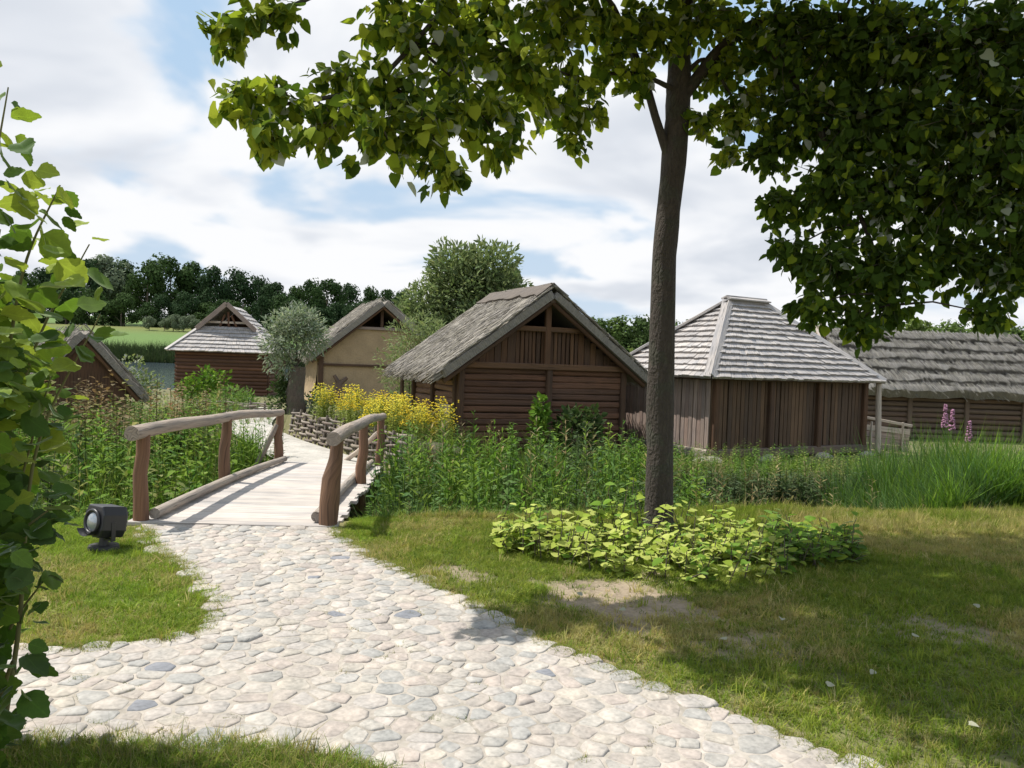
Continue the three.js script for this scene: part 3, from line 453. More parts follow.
// ------------------------------------------------------------ long thatched house at the right
{
  const h = thing('long_thatched_house', 'long low house under layered grey thatch behind the reeds at the right', 'house', [10.4, -0.35, -25.0], -0.02);
  const Lx = 7.2, ye = 1.3, yr = 3.3, zf = 0.55, zr = -1.9, roof = mesh('roof', beam(V(0, yr - 0.1, zr), V(Lx - 1, yr - 0.1, zr), 0.14, 0.14), M.dark, h), all = [], N = 6;
  const fr = plane4(V(-0.3, ye, zf), V(Lx + 0.5, ye, zf), V(0, yr, zr), V(Lx - 1.4, yr, zr)), bk = plane4(V(Lx + 0.5, ye, 2 * zr - zf), V(-0.3, ye, 2 * zr - zf), V(Lx - 1.4, yr, zr), V(0, yr, zr)), en = plane4(V(Lx + 0.5, ye, zf), V(Lx + 0.5, ye, 2 * zr - zf), V(Lx - 1.4, yr, zr + 0.03), V(Lx - 1.4, yr, zr - 0.03));
  for (let k = 0; k < N; k++) {
    const t0 = k / N + (k ? ran(-0.012, 0.012) : 0), t1 = Math.min(1, (k + 1.15) / N), o = { t0, t1, rag: 0.26, rough: 0.1, taper: 0.85, span: 0.2, color: [0.22, 0.21, 0.195] };
    mesh('thatch_layer', thatchSlab(fr, 0.42, o), M.thatchPale, roof); all.push(...strawPlaces(fr, 0.42, 800, { ...o, edge: 0.12 }));
    mesh('thatch_layer', thatchSlab(en, 0.17, o), M.thatchPale, roof); all.push(...strawPlaces(en, 0.17, 160, o));
  }
  mesh('thatch_slope', thatchSlab(bk, 0.18), M.thatchPale, roof);
  inst('straw', strawGeo, M.straw, all, roof);
  for (const [dx, y1, dz] of [[-0.2, 3.95, 0.45], [-0.26, 3.95, -0.45]]) mesh('crossed_gable_pole', pole([V(-0.35, ye + 0.1, zr + (dz > 0 ? -1 : 1) * 2.4), V(dx, yr + 0.1, zr), V(dx, y1 - 0.1, zr + dz)], [0.06, 0.055, 0.045]), M.pale, roof);
  const z0 = 0.1, z1 = 2 * zr - 0.1, wh = 1.5;
  const wall = (name, p, q, out) => { const part = mesh(name, beam(p.clone().setY(wh / 2).addScaledVector(out, -0.07), q.clone().setY(wh / 2).addScaledVector(out, -0.07), wh, 0.03), M.dark, h); const d = q.clone().sub(p), n = 9; for (let r = 0; r < n; r++) { const y = (r + 0.5) / n * wh; mesh('wall_log', pole([p.clone().setY(y), lerp3(p, q, 0.5).setY(y + ran(-0.01, 0.01)), q.clone().setY(y)], [0.082, 0.08, 0.078], 8), pick([M.dark, M.under]), part); } for (const f of [0, 0.25, 0.5, 0.75, 1]) { const c = p.clone().addScaledVector(d, f).addScaledVector(out, 0.07); mesh('post', beam(c.clone().setY(-0.2), c.clone().setY(wh + 0.15), 0.14, 0.12, d), M.under, part); } };
  wall('front_wall', V(0.2, 0, z0), V(Lx, 0, z0), V(0, 0, 1)); wall('end_wall', V(0.2, 0, z1), V(0.2, 0, z0), V(-1, 0, 0)); wall('end_wall', V(Lx, 0, z0), V(Lx, 0, z1), V(1, 0, 0)); wall('back_wall', V(Lx, 0, z1), V(0.2, 0, z1), V(0, 0, -1));
  for (let k = 0; k < 5; k++) mesh('gable_board', beam(V(0.25, wh + 0.1, zr + (k - 2) * 0.42), V(0.25, yr - 0.25 - Math.abs(k - 2) * 0.35, zr + (k - 2) * 0.42), 0.4, 0.03, V(0, 0, 1)), pick(M.brown), h);
}
// low plank panel between the two houses
{
  const t = thing('plank_hurdle', 'low pale plank panel leaning between the two houses at the right', 'hurdle', [9.55, -0.35, -20.6], 0.1);
  for (let k = 0; k < 4; k++) mesh('plank', beam(V(-0.5, 0.12 + k * 0.16, 0.02 * k), V(0.75, 0.1 + k * 0.15 - 0.05, 0.02 * k), 0.14, 0.03), pick([M.pale, M.greyBoard[0], M.greyBoard[2]]), t);
  for (const x of [-0.3, 0.55]) mesh('stake', pole([V(x, -0.15, 0.05), V(x, 0.75, 0.07)], [0.035, 0.03], 7), M.pale, t);
  mesh('top_rail', beam(V(-0.55, 0.86, 0.06), V(0.8, 0.66, 0.06), 0.07, 0.05), M.pale, t);
}

// ------------------------------------------------------------ clay-walled hut
{
  const h = thing('clay_walled_hut', 'ochre clay-walled hut with curved thatch roof behind the pollard willow', 'hut', [-5.45, -0.38, -33.0], 0.36), hw = 2.5, L = 4.6;
  const ye = 1.75, yr = 4.1; gableThatch(h, hw, 0.45, -L, ye, yr, 0.35, 0.28, M.thatch, { n: 2200, color: [0.32, 0.29, 0.255] });
  const wallTop = 2.05, ry = (x) => yr - Math.abs(x) * (yr - ye) / (hw + 0.35) - 0.06, yo = 3.15;
  const sh = new THREE.Shape(); const xo = (yr - 0.06 - yo) * (hw + 0.35) / (yr - ye);
  sh.moveTo(-hw, -0.2); sh.lineTo(hw, -0.2); sh.lineTo(hw, ry(hw)); sh.lineTo(xo, yo); sh.lineTo(-xo, yo); sh.lineTo(-hw, ry(hw)); sh.closePath();
  mesh('front_wall', new THREE.ExtrudeGeometry(sh, { depth: 0.2, bevelEnabled: true, bevelSize: 0.03, bevelThickness: 0.03, bevelSegments: 2 }).translate(0, 0, -0.2), M.daub, h);
  mesh('back_wall', new THREE.ExtrudeGeometry(sh, { depth: 0.2, bevelEnabled: false }).translate(0, 0, -L + 0.3), M.daub, h);
  for (const s of [-1, 1]) { const p = [], uv = [], idx = []; for (let j = 0; j <= 8; j++) for (let i = 0; i <= 12; i++) { const y = -0.3 + j / 8 * (wallTop + 0.1), z = -0.02 - i / 12 * (L - 0.3); p.push(s * (hw + 0.02 + 0.3 * Math.pow(1 - j / 8, 2) + 0.04 * vn(i * 0.9 + 9, j * 0.9)), y, z); uv.push(z, y); } for (let j = 0; j < 8; j++) for (let i = 0; i < 12; i++) { const a = j * 13 + i; s < 0 ? idx.push(a, a + 1, a + 13, a + 1, a + 14, a + 13) : idx.push(a, a + 13, a + 1, a + 1, a + 13, a + 14); } mesh('side_wall', geo(p, uv, idx), M.daub, h); }
  mesh('tie_beam', beam(V(-hw - 0.05, 1.62, 0.09), V(hw + 0.05, 1.62, 0.09), 0.09, 0.08), M.brown[3], h);
  mesh('collar_beam', beam(V(-xo - 0.1, yo, 0.09), V(xo + 0.1, yo, 0.09), 0.12, 0.1), M.greyBoard[1], h);
  mesh('corner_post', beam(V(-hw + 0.08, -0.1, 0.08), V(-hw + 0.08, 2.1, 0.08), 0.2, 0.16, V(1, 0, 0)), M.brown[3], h);
  mesh('forked_prop', [pole([V(-1.75, -0.1, 0.42), V(-1.72, 0.55, 0.36), V(-1.7, 0.9, 0.32)], [0.14, 0.12, 0.12]), pole([V(-1.7, 0.85, 0.32), V(-1.92, 1.2, 0.3)], [0.1, 0.07]), pole([V(-1.7, 0.85, 0.32), V(-1.4, 1.12, 0.3)], [0.1, 0.07])], M.dark, h);
  mesh('back_gable', geo([-xo - 0.2, yo - 0.1, -L + 0.4, xo + 0.2, yo - 0.1, -L + 0.4, 0, yr + 0.05, -L + 0.4], [0, 0, 1, 0, 0.5, 1], [0, 1, 2]), M.daub, h);
  mesh('king_post', beam(V(0, yo, 0.05), V(0, yr - 0.15, 0.05), 0.12, 0.1, V(1, 0, 0)), M.brown[3], h);
}

// ------------------------------------------------------------ small shingled hut at the far left
{
  const h = thing('shingled_hut', 'small shingle-roofed hut with a little open gable by the lake', 'hut', [-13.2, -0.38, -36.4], 0.1), w = 2.32, d = 4.4, ye = 1.95, yg = 3.15, yr = 4.15;
  const E = [V(-w, ye, 0.45), V(w, ye, 0.45), V(w, ye, -d), V(-w, ye, -d)], f = (yg - ye) / (yr + 0.1 - ye), gx = w * (1 - f), gz = 0.45 - 1.25;
  const G0 = V(-gx, yg, gz), G1 = V(gx, yg, gz), K0 = V(-gx, yg, -d + 1.25), K1 = V(gx, yg, -d + 1.25);
  const roof = mesh('roof', [geo([...E[0].toArray(), ...E[1].toArray(), ...G1.toArray(), ...G0.toArray()], [0, 0, 1, 0, 1, 1, 0, 1], [0, 1, 2, 0, 2, 3])], M.dark, h);
  shingleFace(E[0], E[1], G0, G1, 7, roof, M.shingle, 0.2); shingleFace(E[3], E[0], K0, G0, 7, roof, M.shingle, 0.25); shingleFace(E[1], E[2], G1, K1, 7, roof, M.shingle, 0.25); shingleFace(E[2], E[3], K1, K0, 7, roof, M.shingle, 0.3);
  for (const s of [-1, 1]) {
    const e0 = V(s * (gx + 0.1), yg - 0.08, gz + 0.3), e1 = V(s * (gx + 0.1), yg - 0.08, -d + 1.0), r0 = V(0, yr, gz + 0.3), r1 = V(0, yr, -d + 1.0);
    s < 0 ? shingleFace(e1, e0, r1, r0, 5, roof, M.shingle, 0.25) : shingleFace(e0, e1, r0, r1, 5, roof, M.shingle, 0.25);
    mesh('barge_board', beam(e0.clone().add(V(s * 0.12, -0.06, 0.03)), r0.clone().add(V(0, 0.06, 0.03)), 0.2, 0.05, V(s, 1, 0)), M.greyBoard[1], roof);
    mesh('hip_board', beam(V(s * (w + 0.03), ye + 0.06, 0.5), V(s * gx, yg + 0.08, gz), 0.17, 0.04, V(1, 0, 0.4)), M.shingle[2], roof);
  }
  mesh('gable_infill', beam(V(-gx * 0.9, yg + 0.2, gz + 0.02), V(gx * 0.9, yg + 0.2, gz + 0.02), 0.1, 0.08), M.pale, roof);
  for (const x of [-0.35, 0.05, 0.4]) mesh('gable_strut', beam(V(x, yg, gz + 0.03), V(x * 0.4, yr - 0.3 - Math.abs(x) * 0.4, gz + 0.03), 0.09, 0.06, V(1, 0, 0)), M.log[0], roof);
  mesh('back_gable', geo([-gx, yg - 0.05, -d + 1.3, gx, yg - 0.05, -d + 1.3, 0, yr, -d + 1.3], [0, 0, 1, 0, 0.5, 1], [0, 1, 2]), M.log[0], roof);
  const x0 = w - 0.3, z1 = -d + 0.4, wh = ye + 0.02;
  for (const [n, p, q] of [['front_wall', V(-x0, 0, 0), V(x0, 0, 0)], ['side_wall', V(-x0, 0, z1), V(-x0, 0, 0)], ['side_wall', V(x0, 0, 0), V(x0, 0, z1)], ['back_wall', V(x0, 0, z1), V(-x0, 0, z1)]]) { const part = mesh(n, beam(p.clone().setY(wh / 2), q.clone().setY(wh / 2), wh, 0.05), M.dark, h); for (let r = 0; r < 12; r++) mesh('wall_log', pole([p.clone().setY((r + 0.5) / 12 * wh), q.clone().setY((r + 0.5) / 12 * wh)], [0.09, 0.088], 7), pick(M.log), part); }
}
// dark hut at the left edge
{
  const h = thing('steep_thatched_hut', 'steep thatched hut half hidden behind the leafy bush at the left', 'hut', [-10.35, -0.36, -19.2], 0.72);
  gableThatch(h, 0.95, 0.3, -2.3, 0.72, 2.22, 0.35, 0.2, M.thatch, { n: 900, color: [0.28, 0.255, 0.225] });
  const g = new THREE.Shape(); g.moveTo(-1.0, -0.1); g.lineTo(1.0, -0.1); g.lineTo(1.0, 1.0); g.lineTo(0, 2.12); g.lineTo(-1.0, 1.0); g.closePath();
  for (const z of [0.0, -2.1]) mesh('gable_wall', new THREE.ExtrudeGeometry(g, { depth: 0.08, bevelEnabled: false }).translate(0, 0, z), M.brown[1], h);
}
console.log('buildings done');

// ------------------------------------------------------------ leaves and plants
function leafShape(w, heart, fold = 0.1, droop = 0.12) {     // along +y from the stalk, one unit long
  const pts = heart ? [[0.0, 0.06], [0.36, 0.0], [0.5, 0.26], [0.36, 0.62], [0, 1]] : [[0, 0], [0.3, 0.15], [0.5, 0.42], [0.3, 0.75], [0, 1]];
  const p = [], uv = [], idx = [], z = (y) => -droop * y * y;
  const mid = [0.06, 0.3, 0.6, 1].map((y) => [0, y]); mid.forEach(([x, y]) => { p.push(0, y, z(y)); uv.push(0, y); });
  for (const s of [-1, 1]) {
    const o = p.length / 3; pts.slice(1, 4).forEach(([x, y]) => { p.push(s * x * w, y, z(y) + fold * Math.abs(x)); uv.push(s * x, y); });
    const t = s < 0 ? (a, b, c) => idx.push(a, c, b) : (a, b, c) => idx.push(a, b, c);
    t(0, o, o + 1); t(0, o + 1, 1); t(1, o + 1, o + 2); t(1, o + 2, 2); t(2, o + 2, 3);
  }
  return geo(p, uv, idx);
}
const heartLeaf = [leafShape(0.95, true, 0.28, 0.16), leafShape(0.82, true, -0.16, 0.38), leafShape(1.0, true, 0.1, -0.14)];
const ovalLeaf = leafShape(0.62, false, 0.12, 0.2), narrowLeaf = leafShape(0.22, false, 0.04, 0.15);
function fineLeaf(w, fold, droop) {                           // broad leaf with a toothed edge, for the bush nearest the camera
  const p = [], uv = [], idx = [], N = 10, half = (t) => 0.5 * Math.pow(Math.sin(Math.PI * Math.pow(clamp(t), 0.72)), 0.8) * (1 - 0.12 * t), z = (y) => -droop * y * y + 0.03 * Math.sin(y * 9);
  for (let i = 0; i <= N; i++) { const y = i / N; p.push(0, y, z(y)); uv.push(0.5, y); }
  for (const s of [-1, 1]) { const o = p.length / 3; for (let i = 0; i <= N; i++) { const y = i / N, x = half(y) * w * (i % 2 ? 1.06 : 0.95); p.push(s * x, clamp(y + (i % 2 ? 0.025 : -0.01) - (i < 2 ? 0.04 : 0), -0.05, 1), z(y) + fold * x + 0.02 * Math.sin(i * 1.3 + s)); uv.push(0.5 + s * x / w, y); } for (let i = 0; i < N; i++) s < 0 ? idx.push(i, i + 1, o + i, i + 1, o + i + 1, o + i) : idx.push(i, o + i, i + 1, i + 1, o + i, o + i + 1); }
  return geo(p, uv, idx);
}
const fineLeaves = [fineLeaf(0.95, 0.25, 0.12), fineLeaf(0.85, -0.15, 0.28), fineLeaf(1.02, 0.1, -0.08)];
const veinT = tex(256, 256, 1, 1, (u, v) => { const a = Math.abs(u - 0.5), lat = Math.abs(((v - a * 0.75) * 9) % 1 - 0.5) * 2, k = Math.max(1 - sm(0.01, 0.035, a), 0.6 * sm(0.8, 0.97, lat)), n = 0.82 + 0.16 * fbm(u * 10, v * 10, 3); return [n + 0.3 * k * 0.6, n + 0.2 * k, n + 0.15 * k].map((c) => c * 0.9); });
const X3 = V(), Y3 = V(), Z3 = V();
function leafMatrix(pos, dir, nrm, size) { Y3.copy(dir).normalize(); X3.copy(Y3).cross(nrm).normalize(); if (X3.lengthSq() < 0.5) X3.set(1, 0, 0); Z3.copy(X3).cross(Y3); return new THREE.Matrix4().makeBasis(X3.clone().multiplyScalar(size), Y3.clone().multiplyScalar(size), Z3.clone().multiplyScalar(size)).setPosition(pos); }
const rdir = () => { const z = ran(-1, 1), a = ran(0, 6.2832), r = Math.sqrt(1 - z * z); return V(r * Math.cos(a), z, r * Math.sin(a)); };
const camP = camera.position, tmpM = new THREE.Matrix4(); camera.updateMatrixWorld(true);
const inv = camera.matrixWorld.clone().invert();
const seen = (q) => { const v = q.clone().applyMatrix4(inv); return v.z < 0 && Math.abs(v.x / -v.z) < 0.64 && Math.abs(v.y / -v.z) < 0.48; };
// leaves: [matrix, palette number, position]; the nearest ones in view are parts of their own, the others one mass
function hangLeaves(parent, leaves, palette, nParts, mats, shapes = heartLeaf, bulk = plantMat) {
  const names = ['leaf', 'foliage'];
  const org = parent.position; leaves.forEach((l) => { l.d = l.pos.distanceTo(camP) + (seen(l.pos) ? 0 : 1000); });
  leaves.sort((a, b) => a.d - b.d);
  const rest = [[], [], []];
  leaves.forEach((l, i) => {
    l.m.premultiply(tmpM.makeTranslation(-org.x, -org.y, -org.z));
    const v = i % 3;
    if (i < nParts) { const o = mesh(names[0], shapes[v], mats[l.c], parent); o.applyMatrix4(l.m); } else { const k = ran(0.8, 1.2), c = palette[l.c]; rest[v].push([l.m, col(c[0] * k, c[1] * k, c[2] * k * ran(0.85, 1.1))]); }
  });
  rest.forEach((a, v) => { if (a.length) inst(names[1], shapes[v], bulk, a, parent); });
}
function clusterLeaves(c, r, n, size, pal, twigs, flat = 1) {
  const out = [], nt = Math.max(5, Math.round(n / 11)), tw = [];
  for (let k = 0; k < nt; k++) { const d = rdir(); d.y = d.y * flat * 0.85 - 0.08; const L = r * ran(0.65, 1.25), e = c.clone().addScaledVector(d, L); e.y -= 0.12 * L; tw.push([d, L, e]); if (twigs && k % 3 === 0) twigs.push(pole([c, lerp3(c, e, 0.5).add(V(0, 0.03, 0)), e], [0.005, 0.0035, 0.002], 4, 0, false)); }
  for (let i = 0; i < n; i++) {
    const [d, L, e] = tw[i % nt], f = Math.pow(R(), 0.6), pos = lerp3(c, e, f).add(rdir().multiplyScalar(0.055));
    const dir = d.clone().multiplyScalar(0.5).add(rdir().multiplyScalar(0.6)).add(V(0, -0.55, 0)).normalize(), nrm = rdir().multiplyScalar(0.75).add(V(0, 0.8, 0)).normalize();
    const s = size * (0.5 + 0.85 * Math.pow(R(), 0.7)); out.push({ pos, m: leafMatrix(pos, dir, nrm, s), c: pal[Math.floor(R() * pal.length)] });
  }
  return out;
}
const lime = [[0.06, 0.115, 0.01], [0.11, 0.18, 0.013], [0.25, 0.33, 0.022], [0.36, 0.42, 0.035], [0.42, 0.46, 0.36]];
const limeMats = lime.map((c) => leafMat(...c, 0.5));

// ------------------------------------------------------------ lime tree
{
  const t = thing('lime_tree', 'slender lime tree with dark trunk and drooping leafy branches standing on the lawn', 'tree', [1.5, 0, -7.92]), org = t.position.clone();
  const loc = (a) => a.map((q) => V(q[0], q[1], q[2]).sub(org));
  const tp = loc([[1.5, -0.15, -7.92], [1.5, 0.12, -7.92], [1.49, 0.78, -7.92], [1.47, 1.47, -7.92], [1.46, 2.26, -7.92], [1.46, 2.85, -7.92], [1.50, 3.44, -7.92], [1.53, 4.03, -7.92], [1.53, 4.61, -7.9], [1.55, 5.3, -7.88], [1.6, 6.2, -7.8], [1.62, 7.4, -7.7]]);
  mesh('trunk', pole(curve(tp, 44), Array.from({ length: 45 }, (_, i) => lineI([[0, 0.27], [0.022, 0.21], [0.045, 0.165], [0.1, 0.142], [0.3, 0.128], [0.5, 0.118], [0.58, 0.125], [0.7, 0.115], [0.85, 0.08], [1, 0.035]], i / 44)), 20, 0.09, false), M.bark, t);
  const limbs = [
    [[1.5, 3.55, -7.92], [1.33, 3.95, -7.85], [1.11, 4.45, -7.7], [0.66, 5.0, -7.3], [-0.06, 5.0, -6.6], [-0.6, 4.25, -6.1], [-1.08, 3.51, -5.7], [-1.6, 3.25, -5.35]],
    [[-0.06, 5.0, -6.6], [-0.8, 4.8, -6.1], [-1.5, 4.15, -5.75], [-2.05, 3.8, -5.6]],
    [[1.53, 4.2, -7.92], [2.1, 4.85, -7.7], [2.9, 4.8, -7.3], [3.6, 4.3, -6.9], [4.1, 3.6, -6.65], [4.4, 2.8, -6.6]],
    [[2.1, 4.85, -7.7], [2.5, 4.3, -7.45], [2.85, 3.5, -7.3], [3.15, 2.7, -7.1], [3.2, 2.2, -7.0]],
    [[1.55, 5.2, -7.9], [1.2, 6.0, -7.3], [0.5, 6.6, -6.6], [-0.5, 6.9, -5.9], [-1.7, 6.8, -5.4]],
    [[1.58, 5.5, -7.85], [2.2, 6.3, -7.2], [3.1, 6.8, -6.4], [3.8, 6.6, -5.6]],
    [[1.55, 5.0, -7.9], [1.6, 5.6, -6.9], [1.8, 5.8, -5.9], [2.0, 5.6, -4.9]],
    [[1.6, 6.4, -7.8], [1.9, 7.4, -7.2], [2.1, 8.3, -6.8]], [[1.53, 4.4, -7.92], [1.75, 4.6, -7.85], [2.0, 4.2, -7.7]], [[1.53, 4.3, -7.9], [1.05, 4.35, -7.6], [0.5, 4.1, -7.1]],
  ];
  const sk = [];
  limbs.forEach((l, i) => { const pts = curve(loc(l), 18), r0 = [0.052, 0.03, 0.07, 0.045, 0.06, 0.06, 0.055, 0.05, 0.03, 0.03][i]; sk.push(...pts); mesh('branch', pole(pts, rads(18, r0, 0.012, 0.8), 8, 0.1), M.bark, t); });
  const C = [[-2.09, 3.77, -5.60, 0.16], [-1.90, 3.89, -5.60, 0.18], [-1.69, 4.02, -5.70, 0.16], [-1.87, 3.24, -5.20, 0.17], [-1.67, 3.05, -5.20, 0.20], [-1.54, 3.30, -5.30, 0.22], [-1.28, 3.16, -5.40, 0.26], [-1.23, 3.53, -5.60, 0.24], [-0.93, 3.14, -5.50, 0.27], [-0.90, 3.50, -5.70, 0.32], [-0.56, 3.05, -5.60, 0.26], [-0.48, 3.38, -5.80, 0.32], [-0.16, 3.50, -6.00, 0.30], [-0.87, 3.93, -5.90, 0.30], [-0.51, 3.90, -6.00, 0.38], [-0.07, 3.99, -6.30, 0.40], [-0.44, 2.88, -5.60, 0.12], [0.30, 4.40, -6.80, 0.40], [0.43, 3.97, -7.00, 0.26], [0.44, 3.62, -7.20, 0.16], [0.81, 4.44, -7.40, 0.34], [0.15, 3.78, -6.70, 0.22], [1.08, 4.87, -7.60, 0.35], [1.61, 4.90, -7.60, 0.40], [1.05, 4.29, -7.60, 0.20], [1.77, 4.02, -7.80, 0.20], [2.02, 3.65, -7.60, 0.16], [1.90, 4.57, -7.90, 0.33], [2.12, 4.19, -7.60, 0.30],
    [2.37, 4.67, -7.50, 0.50], [2.85, 4.60, -7.30, 0.55], [3.25, 4.50, -7.00, 0.55], [3.66, 4.43, -6.80, 0.55], [4.00, 4.37, -6.60, 0.50], [2.59, 4.01, -7.50, 0.45], [2.97, 3.89, -7.30, 0.50], [3.37, 3.82, -7.00, 0.50], [3.78, 3.77, -6.80, 0.50], [4.07, 3.72, -6.60, 0.50], [2.37, 3.13, -7.40, 0.20], [2.82, 3.30, -7.30, 0.45], [3.27, 3.19, -7.10, 0.48], [3.69, 3.16, -6.90, 0.48], [4.09, 3.13, -6.70, 0.48], [2.50, 2.72, -7.30, 0.20], [2.83, 2.63, -7.20, 0.35], [3.25, 2.59, -7.00, 0.36], [3.68, 2.65, -6.90, 0.30], [4.07, 2.58, -6.70, 0.36], [2.66, 2.20, -7.10, 0.20], [3.03, 2.09, -7.00, 0.20], [3.27, 2.21, -7.00, 0.22], [3.93, 2.15, -6.70, 0.16], [4.41, 2.76, -6.60, 0.40], [4.33, 3.70, -6.50, 0.50], [4.56, 4.15, -6.40, 0.50],
    [-0.96, 4.17, -6.00, 0.26], [-0.64, 4.24, -6.10, 0.28], [-0.27, 4.31, -6.30, 0.30], [0.17, 4.58, -6.80, 0.32], [0.67, 4.74, -7.20, 0.32], [-0.15, 3.25, -6.00, 0.18], [0.61, 3.87, -7.20, 0.20], [-1.14, 3.31, -5.50, 0.20], [-0.70, 3.26, -5.60, 0.24], [2.05, 4.88, -7.70, 0.36], [2.31, 3.68, -7.60, 0.20], [2.01, 3.95, -7.60, 0.20], [1.26, 4.63, -7.50, 0.25], [0.06, 3.91, -6.50, 0.30]];
  const r2 = rng(31); let up = 0;
  for (let k = 0; k < 4000 && up < 185; k++) {                  // the crown above the picture
    const a = [r2() * 2 - 1, r2() * 2 - 1, r2() * 2 - 1]; if (a[0] ** 2 + a[1] ** 2 + a[2] ** 2 > 1) continue;
    const x = 0.9 + a[0] * 3.7, y = 7.0 + a[1] * 2.2, z = -6.7 + a[2] * 2.9, gx = x + 0.54 * y, gz = z + 0.356 * y;
    if (y < 2.35 - 0.44 * z || gz < -6.2 || gz > -1.8 || gx < 0.2 + lineI([[-6, -0.75], [-4.9, 0], [-4.1, 0.6], [-3.2, 1.5], [-2, 2.6]], gz) || (gx < 3.1 && gz < -4.9)) continue;
    const bx = x + 0.54 * (y - 3.5), bz = z + 0.356 * (y - 3.5); if (bx < 0.7 && bz < -4.9) continue;
    C.push([x, y, z, 0.34 + 0.22 * r2(), 1]); up++;
  }
  C.push([-2.2, 5.05, -5.95, 0.3, 1], [-1.85, 5.4, -5.9, 0.32, 1], [-2.6, 5.7, -6.1, 0.32, 1]);
  for (let k = 0, n = 0; k < 4000 && n < 105; k++) {            // its lower skirt towards the path and the camera
    const gx = 0.2 + 5.0 * r2(), gz = -4.8 + 2.7 * r2(), y = 4.9 + 3.6 * r2(), x = gx - 0.54 * y, z = gz - 0.356 * y, bx = x + 0.54 * (y - 3.5), bz = z + 0.356 * (y - 3.5);
    if (y < 2.35 - 0.44 * z || gx < -0.05 + lineI([[-4.9, 0], [-4.1, 0.6], [-3.2, 1.5], [-2, 2.6]], gz) || (bx < 0.7 && bz < -4.9) || Math.hypot(x - 1.2, z + 6.6) > 4.4) continue;
    C.push([x, y, z, 0.32 + 0.2 * r2(), 1]); n++;
  }
  const leaves = [], twigs = [];
  for (const [x, y, z, r, high] of C) {
    const c = V(x, y, z), cl = c.clone().sub(org); let best = sk[0]; for (const q of sk) if (q.distanceTo(cl) < best.distanceTo(cl)) best = q;
    const D = best.distanceTo(cl); if (D > 0.08) mesh('side_branch', pole([best.clone(), lerp3(best, cl, 0.5).add(V(0, 0.08 * D, 0)), cl], [0.008 + 0.008 * D, 0.008, 0.005], 5, 0.1, false), M.bark, t);
    const tg = []; leaves.push(...clusterLeaves(c, r, Math.round((high ? 140 : x > 2.2 ? 340 : 190) * (r / 0.3) ** 2 * (r < 0.21 ? 1.3 : 1)), x > 2.2 && !high ? 0.08 : 0.086, x > 2.2 && !high ? [0, 0, 0, 0, 1, 0, 1, 1, 0, 2, 0, 1, 0, 0, 2, R() < 0.4 ? 4 : 1] : [0, 1, 1, 2, 2, 3, 2, 3, 3, 2, 1, 3, 2, 0, 1, R() < 0.5 ? 4 : 1], tg)); tg.forEach((g) => twigs.push(g.translate(-org.x, -org.y, -org.z)));  // crown shade painted in: right-hand leaves picked darker, sunlit left limb brighter
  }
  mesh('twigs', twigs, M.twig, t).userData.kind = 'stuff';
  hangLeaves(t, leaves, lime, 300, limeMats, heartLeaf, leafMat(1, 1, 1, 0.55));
  console.log('lime leaves', leaves.length);
}
// shoots round the foot of the lime
{
  const pal = [[0.30, 0.40, 0.05], [0.38, 0.46, 0.08], [0.47, 0.52, 0.13], [0.09, 0.18, 0.02], [0.15, 0.27, 0.03]], mats = pal.map((c) => leafMat(...c));
  const t = thing('lime_shoots', 'low mound of pale green leafy shoots round the foot of the lime tree', 'shrub', [1.4, 0, -7.0]), leaves = [], stems = [], r2 = rng(77);
  for (let k = 0; k < 330; k++) {
    const u = r2(), x = mix(-0.1, 3.05, u), zc = -7.0 + 0.35 * Math.sin(u * 3.1) + (u > 0.6 ? -0.1 : 0), z = zc + (r2() - 0.5) * (0.4 + 1.1 * Math.sin(Math.PI * clamp(u * 0.95 + 0.05)));
    if (Math.hypot(x - 1.5, z + 7.92) < 0.3) continue;
    const close = 1 - sm(0.2, 1.0, Math.hypot(x - 1.35, z + 7.75)), h = 0.10 + 0.22 * r2() + 0.4 * close * r2(), base = V(x, 0, z), tip = V(x + (r2() - 0.5) * 0.25, h, z + (r2() - 0.5) * 0.2 + 0.05);
    stems.push(pole([base.clone().setY(-0.03), lerp3(base, tip, 0.6), tip], [0.006, 0.005, 0.003], 4, 0, false).translate(-1.4, 0, 7.0));
    const n = 7; for (let i = 0; i < n; i++) { const f = (i + 1) / n, pos = lerp3(base, tip, f).add(rdir().multiplyScalar(0.035)), a = i * 2.4 + x * 9; if (pos.y < 0.03) pos.y = 0.04; const dir = V(Math.cos(a), ran(-0.25, 0.35), Math.sin(a)); leaves.push({ pos, m: leafMatrix(pos, dir, V(ran(-0.5, 0.2), 1, ran(-0.4, 0.5)), ran(0.055, 0.1)), c: u > 0.72 ? pick([3, 4, 4, 0]) : close > 0.6 ? pick([0, 4, 1, 3]) : pick([0, 1, 1, 2, 2, 4]) }); }
  }
  mesh('stems', stems, M.twig, t).userData.kind = 'stuff'; hangLeaves(t, leaves, pal, 300, mats);
}
